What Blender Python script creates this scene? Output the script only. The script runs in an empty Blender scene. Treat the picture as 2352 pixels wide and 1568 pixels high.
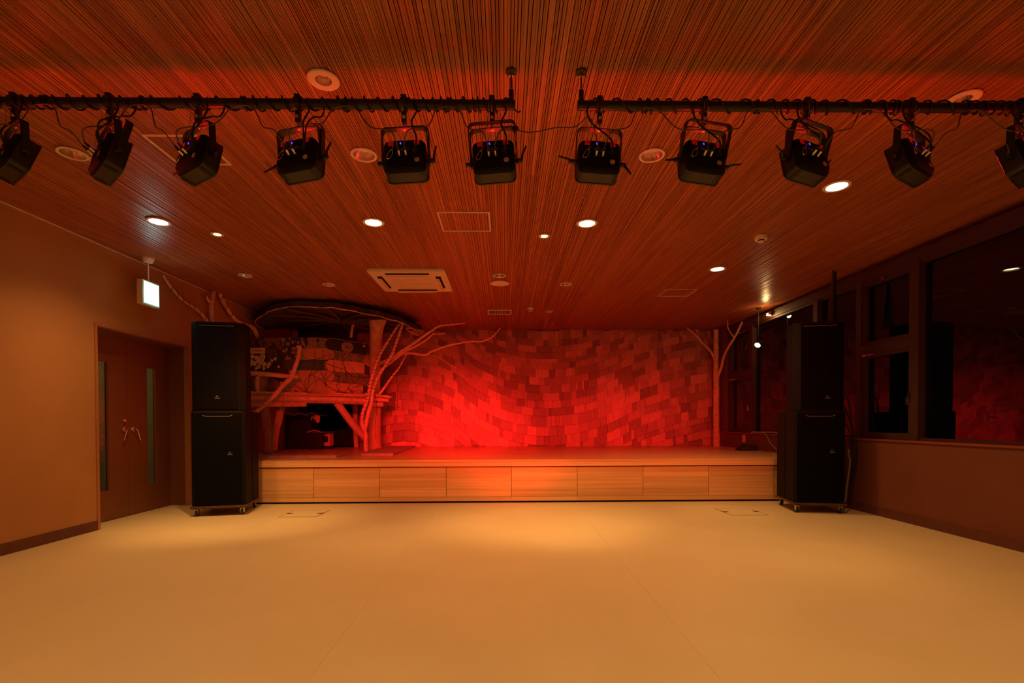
import bpy, math, random
from mathutils import Vector, Matrix
random.seed(7)
R = math.radians
SC = bpy.context.scene
COL = SC.collection

# ------------------------------------------------------------------ camera
F, YAW, PITCH, ROLL, HY = 1122.17, .01505, -.01406, .0037, 982.37
CAM = Vector((0, 0, 1.11))
_f = Vector((math.sin(YAW)*math.cos(PITCH), math.cos(YAW)*math.cos(PITCH), math.sin(PITCH)))
_r0 = Vector((math.cos(YAW), -math.sin(YAW), 0)); _u0 = _r0.cross(_f)
_r = math.cos(ROLL)*_r0 - math.sin(ROLL)*_u0
_u = math.sin(ROLL)*_r0 + math.cos(ROLL)*_u0
cd = bpy.data.cameras.new('camera'); cam = bpy.data.objects.new('camera', cd); COL.objects.link(cam)
cam.matrix_world = Matrix(((_r.x, _u.x, -_f.x, CAM.x), (_r.y, _u.y, -_f.y, CAM.y), (_r.z, _u.z, -_f.z, CAM.z), (0, 0, 0, 1)))
cd.sensor_width = 36; cd.lens = 36*F/2352; cd.shift_y = (HY-784)/2352; cd.clip_start = .05
SC.camera = cam

# ------------------------------------------------------------------ world, light levels, exposure
w = bpy.data.worlds.new('night'); SC.world = w; w.use_nodes = True
w.node_tree.nodes['Background'].inputs[0].default_value = (.02, .012, .01, 1)
w.node_tree.nodes['Background'].inputs[1].default_value = .05
SC.view_settings.view_transform = 'Standard'; SC.view_settings.look = 'None'
SC.view_settings.exposure = 0.0; SC.view_settings.gamma = 1
SC.view_settings.use_curve_mapping = False
WARM = (1, .525, .175)
P_DOWN, P_SPOT, P_REAR = 140, 200, 125
RED = (1, .022, .016)
HOT = (1, .008, .40)
P_RED, P_LEAK = 225, 3.0

XL, XR, ZC, YS, YB, ZS, YR = -4.208, 4.32, 2.968, 6.63, 10.01, .587, -3.0

def at(px, py, X=None, Y=None, Z=None):
    d = (px-1176)/F*_r - (py-HY)/F*_u + _f
    if X is not None: t = (X-CAM.x)/d.x
    elif Y is not None: t = (Y-CAM.y)/d.y
    else: t = (Z-CAM.z)/d.z
    return CAM + t*d

# ------------------------------------------------------------------ materials
def newmat(name):
    m = bpy.data.materials.new(name); m.use_nodes = True
    return m, m.node_tree, m.node_tree.nodes['Principled BSDF']
def rgba(c): return (c[0], c[1], c[2], 1)
def plain(name, c, rough=.5, metal=0, var=.12, scale=12, bump=0, spec=.5, tex='Object', stretch=(1, 1, 1)):
    m, nt, b = newmat(name); n = nt.nodes; L = nt.links
    b.inputs['Roughness'].default_value = rough; b.inputs['Metallic'].default_value = metal
    b.inputs['Specular IOR Level'].default_value = spec
    tc = n.new('ShaderNodeTexCoord'); mp = n.new('ShaderNodeMapping'); mp.inputs['Scale'].default_value = stretch
    no = n.new('ShaderNodeTexNoise'); no.inputs['Scale'].default_value = scale; no.inputs['Detail'].default_value = 4
    L.new(tc.outputs[tex], mp.inputs[0]); L.new(mp.outputs[0], no.inputs['Vector'])
    r = n.new('ShaderNodeValToRGB'); r.color_ramp.elements[0].position = .3; r.color_ramp.elements[1].position = .7
    r.color_ramp.elements[0].color = rgba([x*(1-var) for x in c]); r.color_ramp.elements[1].color = rgba([min(1, x*(1+var)) for x in c])
    L.new(no.outputs[0], r.inputs[0]); L.new(r.outputs[0], b.inputs['Base Color'])
    if bump:
        bp = n.new('ShaderNodeBump'); bp.inputs['Strength'].default_value = bump; bp.inputs['Distance'].default_value = .01
        L.new(no.outputs[0], bp.inputs['Height']); L.new(bp.outputs[0], b.inputs['Normal'])
    return m
def emit(name, c, s):
    m, nt, b = newmat(name)
    b.inputs['Base Color'].default_value = rgba(c); b.inputs['Emission Color'].default_value = rgba(c)
    b.inputs['Emission Strength'].default_value = s
    return m
def wood(name, c1, c2, axis='X', grain=30, along=1.2, rough=.5, rnd=.25, bump=.15, knots=0, seg=0, spec=.4):
    """wood grain stretched along one axis; each piece (island or object) gets its own tone"""
    m, nt, b = newmat(name); n = nt.nodes; L = nt.links
    b.inputs['Roughness'].default_value = rough; b.inputs['Specular IOR Level'].default_value = spec
    tc = n.new('ShaderNodeTexCoord'); oi = n.new('ShaderNodeObjectInfo'); ge = n.new('ShaderNodeNewGeometry')
    ad = n.new('ShaderNodeMath'); ad.operation = 'ADD'; L.new(oi.outputs['Random'], ad.inputs[0]); L.new(ge.outputs['Random Per Island'], ad.inputs[1])
    fr = n.new('ShaderNodeMath'); fr.operation = 'FRACT'; L.new(ad.outputs[0], fr.inputs[0])
    rv = fr.outputs[0]
    if seg:                                   # butt joints along the strip: a new tone every so often
        sx = n.new('ShaderNodeSeparateXYZ'); L.new(tc.outputs['Object'], sx.inputs[0])
        m1 = n.new('ShaderNodeMath'); m1.operation = 'DIVIDE'; L.new(sx.outputs[{'X': 0, 'Y': 1, 'Z': 2}[axis]], m1.inputs[0]); m1.inputs[1].default_value = seg
        m2 = n.new('ShaderNodeMath'); m2.operation = 'MULTIPLY_ADD'; L.new(rv, m2.inputs[0]); m2.inputs[1].default_value = 37.3; L.new(m1.outputs[0], m2.inputs[2])
        m3 = n.new('ShaderNodeMath'); m3.operation = 'FLOOR'; L.new(m2.outputs[0], m3.inputs[0])
        m4 = n.new('ShaderNodeMath'); m4.operation = 'MULTIPLY_ADD'; L.new(rv, m4.inputs[0]); m4.inputs[1].default_value = 91.7; L.new(m3.outputs[0], m4.inputs[2])
        wn = n.new('ShaderNodeTexWhiteNoise'); wn.noise_dimensions = '1D'; L.new(m4.outputs[0], wn.inputs['W']); rv = wn.outputs['Value']
    mp = n.new('ShaderNodeMapping'); s = [grain]*3; s['XYZ'.index(axis)] = along; mp.inputs['Scale'].default_value = s
    L.new(tc.outputs['Object'], mp.inputs[0])
    cx = n.new('ShaderNodeCombineXYZ'); ml = n.new('ShaderNodeMath'); ml.operation = 'MULTIPLY'; L.new(rv, ml.inputs[0]); ml.inputs[1].default_value = 53
    for i in range(3): L.new(ml.outputs[0], cx.inputs[i])
    L.new(cx.outputs[0], mp.inputs['Location'])
    no = n.new('ShaderNodeTexNoise'); no.inputs['Scale'].default_value = 1; no.inputs['Detail'].default_value = 5; no.inputs['Distortion'].default_value = .4
    L.new(mp.outputs[0], no.inputs['Vector'])
    r = n.new('ShaderNodeValToRGB'); r.color_ramp.elements[0].position = .32; r.color_ramp.elements[1].position = .68
    r.color_ramp.elements[0].color = rgba(c1); r.color_ramp.elements[1].color = rgba(c2)
    L.new(no.outputs[0], r.inputs[0])
    mr = n.new('ShaderNodeMapRange'); mr.inputs['To Min'].default_value = 1-rnd; mr.inputs['To Max'].default_value = 1+rnd*.7; L.new(rv, mr.inputs[0])
    mx = n.new('ShaderNodeVectorMath'); mx.operation = 'SCALE'; L.new(r.outputs[0], mx.inputs[0]); L.new(mr.outputs[0], mx.inputs['Scale'])
    L.new(mx.outputs[0], b.inputs['Base Color'])
    if bump:
        bp = n.new('ShaderNodeBump'); bp.inputs['Strength'].default_value = bump; bp.inputs['Distance'].default_value = .004
        L.new(no.outputs[0], bp.inputs['Height']); L.new(bp.outputs[0], b.inputs['Normal'])
    return m
def glass(name, tint=(.5, .5, .5), ior=1.5, rough=0):
    m, nt, b = newmat(name); n = nt.nodes; L = nt.links; n.remove(b)
    tr = n.new('ShaderNodeBsdfTransparent'); tr.inputs[0].default_value = rgba(tint)
    gl = n.new('ShaderNodeBsdfGlossy'); gl.inputs['Roughness'].default_value = rough; gl.inputs[0].default_value = (1, 1, 1, 1)
    fn = n.new('ShaderNodeFresnel'); fn.inputs[0].default_value = ior
    mx = n.new('ShaderNodeMixShader'); ge = n.new('ShaderNodeNewGeometry'); m1 = n.new('ShaderNodeMath'); m1.operation = 'SUBTRACT'; m1.inputs[0].default_value = 1; L.new(ge.outputs['Backfacing'], m1.inputs[1])
    m2 = n.new('ShaderNodeMath'); m2.operation = 'MULTIPLY'; L.new(fn.outputs[0], m2.inputs[0]); L.new(m1.outputs[0], m2.inputs[1]); L.new(m2.outputs[0], mx.inputs[0]); L.new(tr.outputs[0], mx.inputs[1]); L.new(gl.outputs[0], mx.inputs[2])
    L.new(mx.outputs[0], n['Material Output'].inputs[0])
    return m
def printed(name, c, c2, kind='splat', scale=9, c3=None):
    """printed board graphics in flat colours"""
    m, nt, b = newmat(name); n = nt.nodes; L = nt.links; b.inputs['Roughness'].default_value = .45
    tc = n.new('ShaderNodeTexCoord')
    if kind == 'splat':
        t = n.new('ShaderNodeTexNoise'); t.inputs['Scale'].default_value = scale; t.inputs['Detail'].default_value = 3; t.inputs['Distortion'].default_value = 1.5; out = t.outputs[0]
        th = .54
    else:
        t = n.new('ShaderNodeTexVoronoi'); t.inputs['Scale'].default_value = scale; t.distance = 'CHEBYCHEV'; out = t.outputs['Distance']; th = .38
    L.new(tc.outputs['Object'], t.inputs['Vector'])
    r = n.new('ShaderNodeValToRGB'); r.color_ramp.interpolation = 'CONSTANT'
    r.color_ramp.elements[0].color = rgba(c); r.color_ramp.elements[1].position = th; r.color_ramp.elements[1].color = rgba(c2)
    if c3: e = r.color_ramp.elements.new(th+.08); e.color = rgba(c3)
    L.new(out, r.inputs[0]); L.new(r.outputs[0], b.inputs['Base Color'])
    return m

M = {}
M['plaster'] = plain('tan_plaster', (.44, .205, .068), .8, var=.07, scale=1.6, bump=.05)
M['dark_wall_r'] = plain('dark_red_brown_low_wall', (.17, .048, .018), .8, var=.07, scale=2.2, bump=.05)  # one even dark red-brown, much darker than the left wall's plaster
M['floor'] = plain('beige_vinyl', (.68, .54, .29), .42, var=.04, scale=1.3, spec=.35)
M['hatch'] = plain('beige_vinyl_lid', (.68, .54, .29), .45, var=.03)
M['dark'] = plain('dark_gap', (.012, .008, .006), .8)
M['slat'] = wood('ceiling_wood_strip', (.30, .092, .032), (.48, .165, .064), 'Y', 60, .9, .34, .18, .1, seg=1.7, spec=.5)
M['backing'] = plain('ceiling_backing', (.03, .015, .01), .9)
M['white'] = plain('off_white_plastic', (.72, .62, .5), .45, var=.03)
M['trimwood'] = plain('orange_brown_trim', (.42, .17, .06), .5, var=.1, scale=20)
M['sill'] = plain('dark_red_brown_sill', (.26, .06, .02), .45, var=.1, scale=20)
M['base'] = plain('dark_brown_skirting', (.12, .035, .02), .5)
M['door'] = plain('brown_door_laminate', (.21, .07, .025), .4, var=.05, scale=3)
M['steel'] = plain('brushed_steel', (.7, .66, .6), .25, 1, var=.05)
M['alu'] = plain('window_frame_bronze', (.06, .018, .010), .6, 0, var=.05)
M['glass'] = glass('window_glass', (.7, .7, .7), 1.55)
M['doorglass'] = glass('door_glass', (.7, .7, .7), 1.5)
M['stage'] = wood('cypress_plank', (.66, .36, .13), (.82, .50, .21), 'X', 26, .5, .38, .12, .1)
M['deck'] = wood('cypress_deck_plank', (.56, .30, .12), (.72, .43, .20), 'X', 22, .8, .30, .12, .08)
M['shingle'] = wood('cedar_shingle', (.42, .155, .12), (.54, .23, .19), 'Z', 60, 1.0, .6, .5, .2)
M['log'] = wood('peeled_log', (.52, .27, .15), (.74, .44, .27), 'Z', 14, 1.5, .65, .15, .4)
M['branch'] = plain('peeled_branch', (.72, .40, .24), .6, var=.2, scale=18, bump=.4)
M['bark'] = plain('dark_bark_roof', (.055, .03, .022), .9, var=.5, scale=9, bump=.8)
M['darkwood'] = plain('dark_board', (.09, .04, .028), .8, var=.3, scale=8)  # one even dark brown for boards, backings and ground
M['black'] = plain('black_metal', (.010, .009, .008), .45, var=.2)
M['blackmatt'] = plain('black_textured_paint', (.008, .006, .005), .6, var=.25, scale=200, bump=.3, spec=.12)
M['housing'] = plain('dark_brown_black_housing', (.022, .015, .009), .5, var=.2)
M['grille'] = plain('black_speaker_grille', (.0025, .002, .002), .55, var=.5, scale=260, bump=.5, spec=.08)
M['grey_badge'] = plain('grey_badge', (.35, .33, .3), .4, .6)
M['rubber'] = plain('black_rubber', (.010, .009, .008), .6)
M['greycable'] = plain('grey_brown_cable', (.10, .065, .04), .5)
M['palecable'] = plain('pale_grey_cable', (.45, .38, .32), .5)
M['dolly'] = plain('dark_plywood', (.10, .045, .02), .6, var=.4, scale=15)
M['lamp'] = emit('lamp_glow', (1, .80, .50), 24)
M['lamp_s'] = emit('small_lamp_glow', (1, .80, .45), 14)
M['mirror'] = plain('downlight_reflector', (.85, .8, .75), .22, 1, var=.1)
M['exit'] = emit('exit_panel_glow', (.72, 1, .97), 2.6)
M['exit_edge'] = emit('exit_panel_green_edge', (.0, .55, .25), .9)
M['exit_mark'] = emit('exit_panel_mark', (.45, .95, .85), 1.0)
M['redlens'] = emit('red_led_lens', (1, .02, .03), 12)
M['redvent'] = emit('red_glowing_vent', (1, .01, .02), .12)
M['blue'] = emit('blue_display_digit', (.06, .03, 1), 3)
M['sticker'] = plain('tan_round_sticker', (.55, .33, .15), .6, var=.2, scale=60)
M['lettering'] = plain('pale_lettering', (.42, .32, .22), .5)
M['leaf'] = plain('dark_green_leaf', (.04, .07, .02), .6)
M['petal'] = plain('cream_petal', (.62, .45, .26), .6)
M['pot'] = plain('grey_plant_pot', (.30, .22, .14), .7, var=.2)
M['card'] = plain('cream_sign_card', (.66, .45, .30), .6)
M['bag'] = plain('black_fabric_bag', (.015, .012, .012), .8, var=.3, bump=.5)
M['mat'] = plain('grey_brown_tile', (.42, .25, .18), .7, var=.15)
M['concrete'] = plain('corridor_plaster', (.40, .36, .26), .8)

# ------------------------------------------------------------------ mesh building
class MB:
    def __init__(s): s.v = []; s.f = []
    def add(s, vs, fs, T=None):
        o = len(s.v); s.v += [tuple(T @ Vector(p)) if T else tuple(p) for p in vs]
        s.f += [tuple(i+o for i in f) for f in fs]; return s
    def box(s, x0, x1, y0, y1, z0, z1, T=None):
        vs = [(x, y, z) for x in (x0, x1) for y in (y0, y1) for z in (z0, z1)]
        return s.add(vs, [(0, 1, 3, 2), (4, 6, 7, 5), (0, 4, 5, 1), (2, 3, 7, 6), (0, 2, 6, 4), (1, 5, 7, 3)], T)
    def prism(s, poly, d0, d1, plane='XZ', T=None, taper=None):
        """poly 2-D outline extruded between d0 and d1 along the third axis"""
        def P(a, b, d): return {'XZ': (a, d, b), 'XY': (a, b, d), 'YZ': (d, a, b)}[plane]
        n = len(poly); p2 = taper or poly
        vs = [P(a, b, d0) for a, b in poly] + [P(a, b, d1) for a, b in p2]
        fs = [tuple(range(n)), tuple(reversed(range(n, 2*n)))] + [(i, i+n, (i+1) % n+n, (i+1) % n) for i in range(n)]
        return s.add(vs, fs, T)
    def tube(s, pts, r, n=8, T=None, cap=True):
        pts = [Vector(p) for p in pts]; m = len(pts)
        rs = r if isinstance(r, (list, tuple)) else [r]*m
        vs = []; fs = []; prev = None
        for i, p in enumerate(pts):
            t = (pts[min(i+1, m-1)]-pts[max(i-1, 0)]).normalized()
            if prev is None: a = t.orthogonal().normalized()
            else: a = (prev - prev.dot(t)*t); a = a.normalized() if a.length > 1e-6 else t.orthogonal().normalized()
            prev = a; b = t.cross(a)
            for k in range(n):
                q = 2*math.pi*k/n; vs.append(p + rs[i]*(math.cos(q)*a+math.sin(q)*b))
        for i in range(m-1):
            for k in range(n):
                fs.append((i*n+k, i*n+(k+1) % n, (i+1)*n+(k+1) % n, (i+1)*n+k))
        if cap: fs += [tuple(reversed(range(n))), tuple(range((m-1)*n, m*n))]
        return s.add(vs, fs, T)
    def cyl(s, p0, p1, r, r1=None, n=16, T=None): return s.tube([p0, p1], [r, r if r1 is None else r1], n, T)
    def lathe(s, prof, n=24, c=(0, 0, 0), T=None, closed=False):
        vs = []; fs = []; m = len(prof)
        for (r, z) in prof:
            for k in range(n): q = 2*math.pi*k/n; vs.append((c[0]+r*math.cos(q), c[1]+r*math.sin(q), c[2]+z))
        for i in range(m if closed else m-1):
            for k in range(n): j = (i+1) % m; fs.append((i*n+k, i*n+(k+1) % n, j*n+(k+1) % n, j*n+k))
        return s.add(vs, fs, T)
    def blob(s, c, r, sz=(1, 1, 1), n=8, T=None):
        prof = [(max(1e-3, math.sin(math.pi*i/5))*r, -math.cos(math.pi*i/5)*r) for i in range(6)]
        vs = MB().lathe(prof, n); return s.add([(c[0]+x*sz[0], c[1]+y*sz[1], c[2]+z*sz[2]) for x, y, z in vs.v], vs.f, T)
    def build(s, name, mat, parent=None, smooth=False, world=False, ang=35):
        me = bpy.data.meshes.new(name); me.from_pydata(s.v, [], s.f); me.update()
        if mat: me.materials.append(M[mat] if isinstance(mat, str) else mat)
        if smooth:
            for p in me.polygons: p.use_smooth = True
            me.set_sharp_from_angle(angle=R(ang))
        o = bpy.data.objects.new(name, me); COL.objects.link(o)
        if parent is not None:
            o.parent = parent
            if world: o.matrix_parent_inverse = MAT[parent.name].inverted()
            MAT[o.name] = MAT[parent.name].copy() if not world else Matrix.Identity(4)
        else: MAT[o.name] = Matrix.Identity(4)
        return o
MAT = {}
def fixn(o):
    import bmesh
    b = bmesh.new(); b.from_mesh(o.data); bmesh.ops.recalc_face_normals(b, faces=b.faces); b.to_mesh(o.data); b.free(); return o
def thing(name, label, cat, loc=(0, 0, 0), rz=0, group=None, kind=None):
    o = bpy.data.objects.new(name, None); COL.objects.link(o); o.empty_display_size = .1
    o.location = loc; o.rotation_euler = (0, 0, rz)
    if label: o['label'] = label
    if cat: o['category'] = cat
    if group: o['group'] = group
    if kind: o['kind'] = kind
    MAT[o.name] = Matrix.Translation(loc) @ Matrix.Rotation(rz, 4, 'Z')
    return o
def tag(o, label=None, cat=None, group=None, kind=None):
    for k, v in (('label', label), ('category', cat), ('group', group), ('kind', kind)):
        if v: o[k] = v
    return o
def struct(name, mb, mat, **k): return tag(mb.build(name, mat, **k), kind='structure')
def rrect(w, h, r, n=4, cx=0, cy=0):
    out = []
    for (sx, sy, a0) in ((1, 1, 0), (-1, 1, 90), (-1, -1, 180), (1, -1, 270)):
        for i in range(n+1):
            a = R(a0+90*i/n); out.append((cx+sx*(w/2-r)+r*math.cos(a), cy+sy*(h/2-r)+r*math.sin(a)))
    return out
def spline(pts, k=6):
    pts = [Vector(p) for p in pts]; out = []
    P = [2*pts[0]-pts[1]]+pts+[2*pts[-1]-pts[-2]]
    for i in range(1, len(P)-2):
        a, b, c, d = P[i-1:i+3]
        for j in range(k):
            t = j/k; out.append(.5*((2*b)+(c-a)*t+(2*a-5*b+4*c-d)*t*t+(3*b-a-3*c+d)*t**3))
    out.append(pts[-1]); return out
def textmesh(s, size, name='lettering', mat='lettering', depth=.0004):
    cu = bpy.data.curves.new(name, 'FONT'); cu.body = s; cu.size = size; cu.extrude = depth; cu.align_x = 'CENTER'; cu.align_y = 'CENTER'; cu.resolution_u = 2
    o = bpy.data.objects.new(name, cu); COL.objects.link(o)
    bpy.context.view_layer.update()
    me = bpy.data.meshes.new_from_object(o.evaluated_get(bpy.context.evaluated_depsgraph_get()))
    bpy.data.objects.remove(o); bpy.data.curves.remove(cu)
    me.materials.clear(); me.materials.append(M[mat]); me.name = name
    return me
def place(me, name, parent, mat4):
    o = bpy.data.objects.new(name, me); COL.objects.link(o); o.parent = parent; o.matrix_local = mat4; MAT[o.name] = MAT[parent.name] @ mat4; return o
def light(kind, name, loc, power, color, parent=None, aim=None, size=None, blend=.5, radius=.05, world=True):
    d = bpy.data.lights.new(name, kind); d.energy = power; d.color = color
    if kind == 'SPOT': d.spot_size = R(size or 60); d.spot_blend = blend; d.shadow_soft_size = radius
    elif kind == 'POINT': d.shadow_soft_size = radius
    else: d.size = size or .1
    o = bpy.data.objects.new(name, d); COL.objects.link(o)
    q = Vector(aim)-Vector(loc) if aim is not None else Vector((0, 0, -1))
    mw = Matrix.Translation(loc) @ q.to_track_quat('-Z', 'Y').to_matrix().to_4x4()
    if parent: o.parent = parent; o.matrix_local = MAT[parent.name].inverted() @ mw
    else: o.matrix_world = mw
    return o

# ================================================================== SETTING
# floor: vinyl sheets laid side by side
fl = struct('floor', MB().box(XL-.3, 4.6, YR-.1, 10.2, -.06, -.004), 'dark')
xs = [XL-.28, -2.63, -.85, .92, 2.69, 4.5]
for a, b in zip(xs, xs[1:]):
    MB().box(a+.0004, b-.0004, YR, YS+.06, -.004, 0).build('vinyl_sheet', 'floor', fl)
# floor hatches
for (xa, ya, lab) in ((-2.42, 5.94, 'square floor box lid in the vinyl near the left speaker stack'), (2.86, 5.87, 'square floor box lid in the vinyl near the right speaker stack')):
    t = thing('floor_hatch', lab, 'floor hatch', (xa, ya, 0), group='floor box lids')
    MB().box(-.224, .224, -.224, .224, 0, .0008).build('rim', 'dark', t)
    MB().box(-.216, .216, -.216, .216, .0003, .0015).build('lid', 'hatch', t)
    for sx in (-1, 1):
        MB().prism([(sx*.216, -.035), (sx*.216, .035), (sx*.15, .022), (sx*.15, -.022)], .0012, .0019, 'XY').build('finger_notch', 'base', t)

# ceiling wood strips
HOLES = []
LITS = [(-3.193, 4.593, .10), (-1.215, 4.60, .10), (.781, 4.609, .10), (2.648, 3.871, .10), (2.619, 5.983, .10)]
SMALL = [(-2.831, 4.896, .06), (.405, 4.924, .06)]
UNLIT = [(-.976, 2.694, .085), (-2.974, 3.444, .09), (-.972, 3.444, .09), (1.038, 3.433, .09), (2.663, 2.817, .085), (-3.275, 6.267, .085), (-2.375, 6.68, .085), (-.06, 6.259, .085), (.841, 6.653, .085), (.769, 8.315, .06)]
REAR = [(-2.9, .9, .10), (-.9, .9, .10), (1.1, .9, .10), (2.9, .9, .10), (-2, -1.3, .10), (2, -1.3, .10)]
for l in LITS+SMALL+UNLIT+REAR: HOLES.append((l[0], l[1], l[2]-.018))
ce = struct('ceiling', MB().box(XL-.3, 4.7, YR-.1, 10.2, ZC+.16, ZC+.2), 'backing')
SL = []; x = XL
while x < 4.45:
    wdt = random.choice([.012, .015, .019, .023, .028]); SL.append((x, wdt)); x += wdt+.0040
def slat_mesh(mb, x0, wd):
    segs = [(YR, 10.05)]
    for (hx, hy, hr) in HOLES:
        dx = max(0, max(x0-hx, hx-(x0+wd)))+.35*wd*(abs(x0+wd/2-hx) > wd/2)
        if dx < hr:
            dy = math.sqrt(hr*hr-dx*dx); new = []
            for a, b in segs:
                if hy-dy > a and hy+dy < b: new += [(a, hy-dy), (hy+dy, b)]
                else: new.append((a, b))
            segs = new
    k = random.uniform(.25, .6); st = random.choice([.005, .008, .004]); bz = random.uniform(0, .004)
    flip = random.random() < .5
    pr = [(0, .014), (0, bz), (wd*k, bz), (wd*k, bz+st), (wd*k+.003, bz+st), (wd*k+.003, bz+st*.4), (wd, bz+st*.4), (wd, .014)]
    if flip: pr = [(wd-a, b) for a, b in reversed(pr)]
    for a, b in segs: mb.prism([(x0+p, ZC+q) for p, q in pr], a, b, 'XZ')
pend = MB(); SL.sort(key=lambda q: abs(q[0]+.1))
for i, (x0, wd) in enumerate(SL):
    if i < 300: mb = MB(); slat_mesh(mb, x0, wd); mb.build('slat', 'slat', ce)
    else: slat_mesh(pend, x0, wd)
if pend.v: tag(pend.build('side_slats', 'slat', ce), kind='stuff')

# walls
DY0, DY1, DZ = 5.10, 6.60, 2.115
wl = MB().box(XL-.3, XL, YR, DY0, 0, ZC+.03).box(XL-.3, XL, DY1, 10.1, 0, ZC+.03).box(XL-.3, XL, DY0, DY1, DZ, ZC+.03)
wall_left = struct('wall_left', wl, 'plaster')
struct('trim_1', MB().box(XL, XL+.012, YR, 10.0, ZC-.012, ZC-.002), 'white')
struct('baseboard_left', MB().box(XL-.001, XL+.008, YR, DY0-.012, 0, .10), 'base')
struct('wall_back_room', MB().box(XL-.3, 4.7, YR-.1, YR, 0, ZC+.03), 'plaster')
struct('wall_corridor', MB().box(-6.1, -6.0, 3.5, 8.2, 0, 2.6).box(-6.1, -4.52, 3.4, 3.5, 0, 2.6).box(-6.1, -4.52, 8.2, 8.3, 0, 2.6).box(-6.1, -4.52, 3.4, 8.3, -.05, -.0).box(-6.1, -4.52, 3.4, 8.3, 2.6, 2.65), 'concrete')
light('POINT', 'corridor_lamp', (-5.2, 6.2, 2.3), 24, (1, .75, .28), radius=.2)
oc = thing('wall_outlet', 'pale outlet plate on the corridor wall seen through the left door glass', 'outlet', (-5.995, 7.55, .5))
MB().box(0, .012, -.04, .04, -.06, .06).build('cover_plate', 'white', oc); MB().box(.012, .015, -.02, .02, -.035, .035).build('socket', 'concrete', oc)

# double door in the left wall
d1 = thing('door_1', None, None, (XL, (DY0+DY1)/2, 0), kind='structure')
XD = -4.475
fr = MB()
fr.box(XL-.06, XL+.012, DY0-.012, DY0+.018, 0, DZ-.004).box(XL-.06, XL+.012, DY1-.018, DY1+.018, 0, DZ-.004).box(XL-.06, XL+.012, DY0-.012, DY1+.018, DZ-.004, DZ+.024)
fr.build('door_frame', 'trimwood', d1, world=True)
rv = MB().box(XD-.03, XL-.061, DY0+.001, DY0+.02, 0, DZ-.016).box(XD-.03, XL-.061, DY1-.004, DY1-.001, 0, DZ-.016).box(XD-.03, XL-.061, DY0+.001, DY1-.001, DZ-.016, DZ-.001)
rv.build('reveal', 'door', d1, world=True)
for (ya, yb, g0, g1, hy, s) in ((DY0+.02, 5.868, 5.41, 5.59, 5.80, -1), (5.874, DY1-.002, 6.18, 6.345, 5.935, 1)):
    lf = MB(); x0, x1 = XD-.04, XD
    lf.box(x0, x1, ya, g0, .008, DZ-.018).box(x0, x1, g1, yb, .008, DZ-.018).box(x0, x1, g0, g1, .008, .335).box(x0, x1, g0, g1, 1.795, DZ-.018)
    leaf = lf.build('door_leaf', 'door', d1, world=True)
    MB().box(XD-.026, XD-.020, g0, g1, .335, 1.795).build('pane', 'doorglass', leaf, world=False)
    be = MB()
    be.box(XD-.02, XD+.003, g0-.008, g0+.006, .327, 1.803).box(XD-.02, XD+.003, g1-.006, g1+.008, .327, 1.803).box(XD-.02, XD+.003, g0+.006, g1-.006, .327, .341).box(XD-.02, XD+.003, g0+.006, g1-.006, 1.789, 1.803)
    be.build('glazing_bead', 'door', leaf)
    h = MB()
    h.cyl((XD, hy, 1.03), (XD+.012, hy, 1.03), .027, n=20).cyl((XD+.01, hy, 1.03), (XD+.055, hy, 1.03), .012)
    h.tube([(XD+.05, hy, 1.03), (XD+.058, hy+s*.02, 1.02), (XD+.058, hy+s*.045, .95), (XD+.058, hy+s*.06, .90)], [.011, .012, .012, .010], 10)
    h.build('lever_handle', 'steel', leaf, smooth=True)
    if s < 0: MB().lathe([(.0, .03), (.012, .03), (.019, .024), (.021, 0)], 18, T=Matrix.Translation((XD, hy, 1.135)) @ Matrix.Rotation(R(90), 4, 'Y')).build('thumb_turn', 'steel', leaf, smooth=True)

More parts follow.
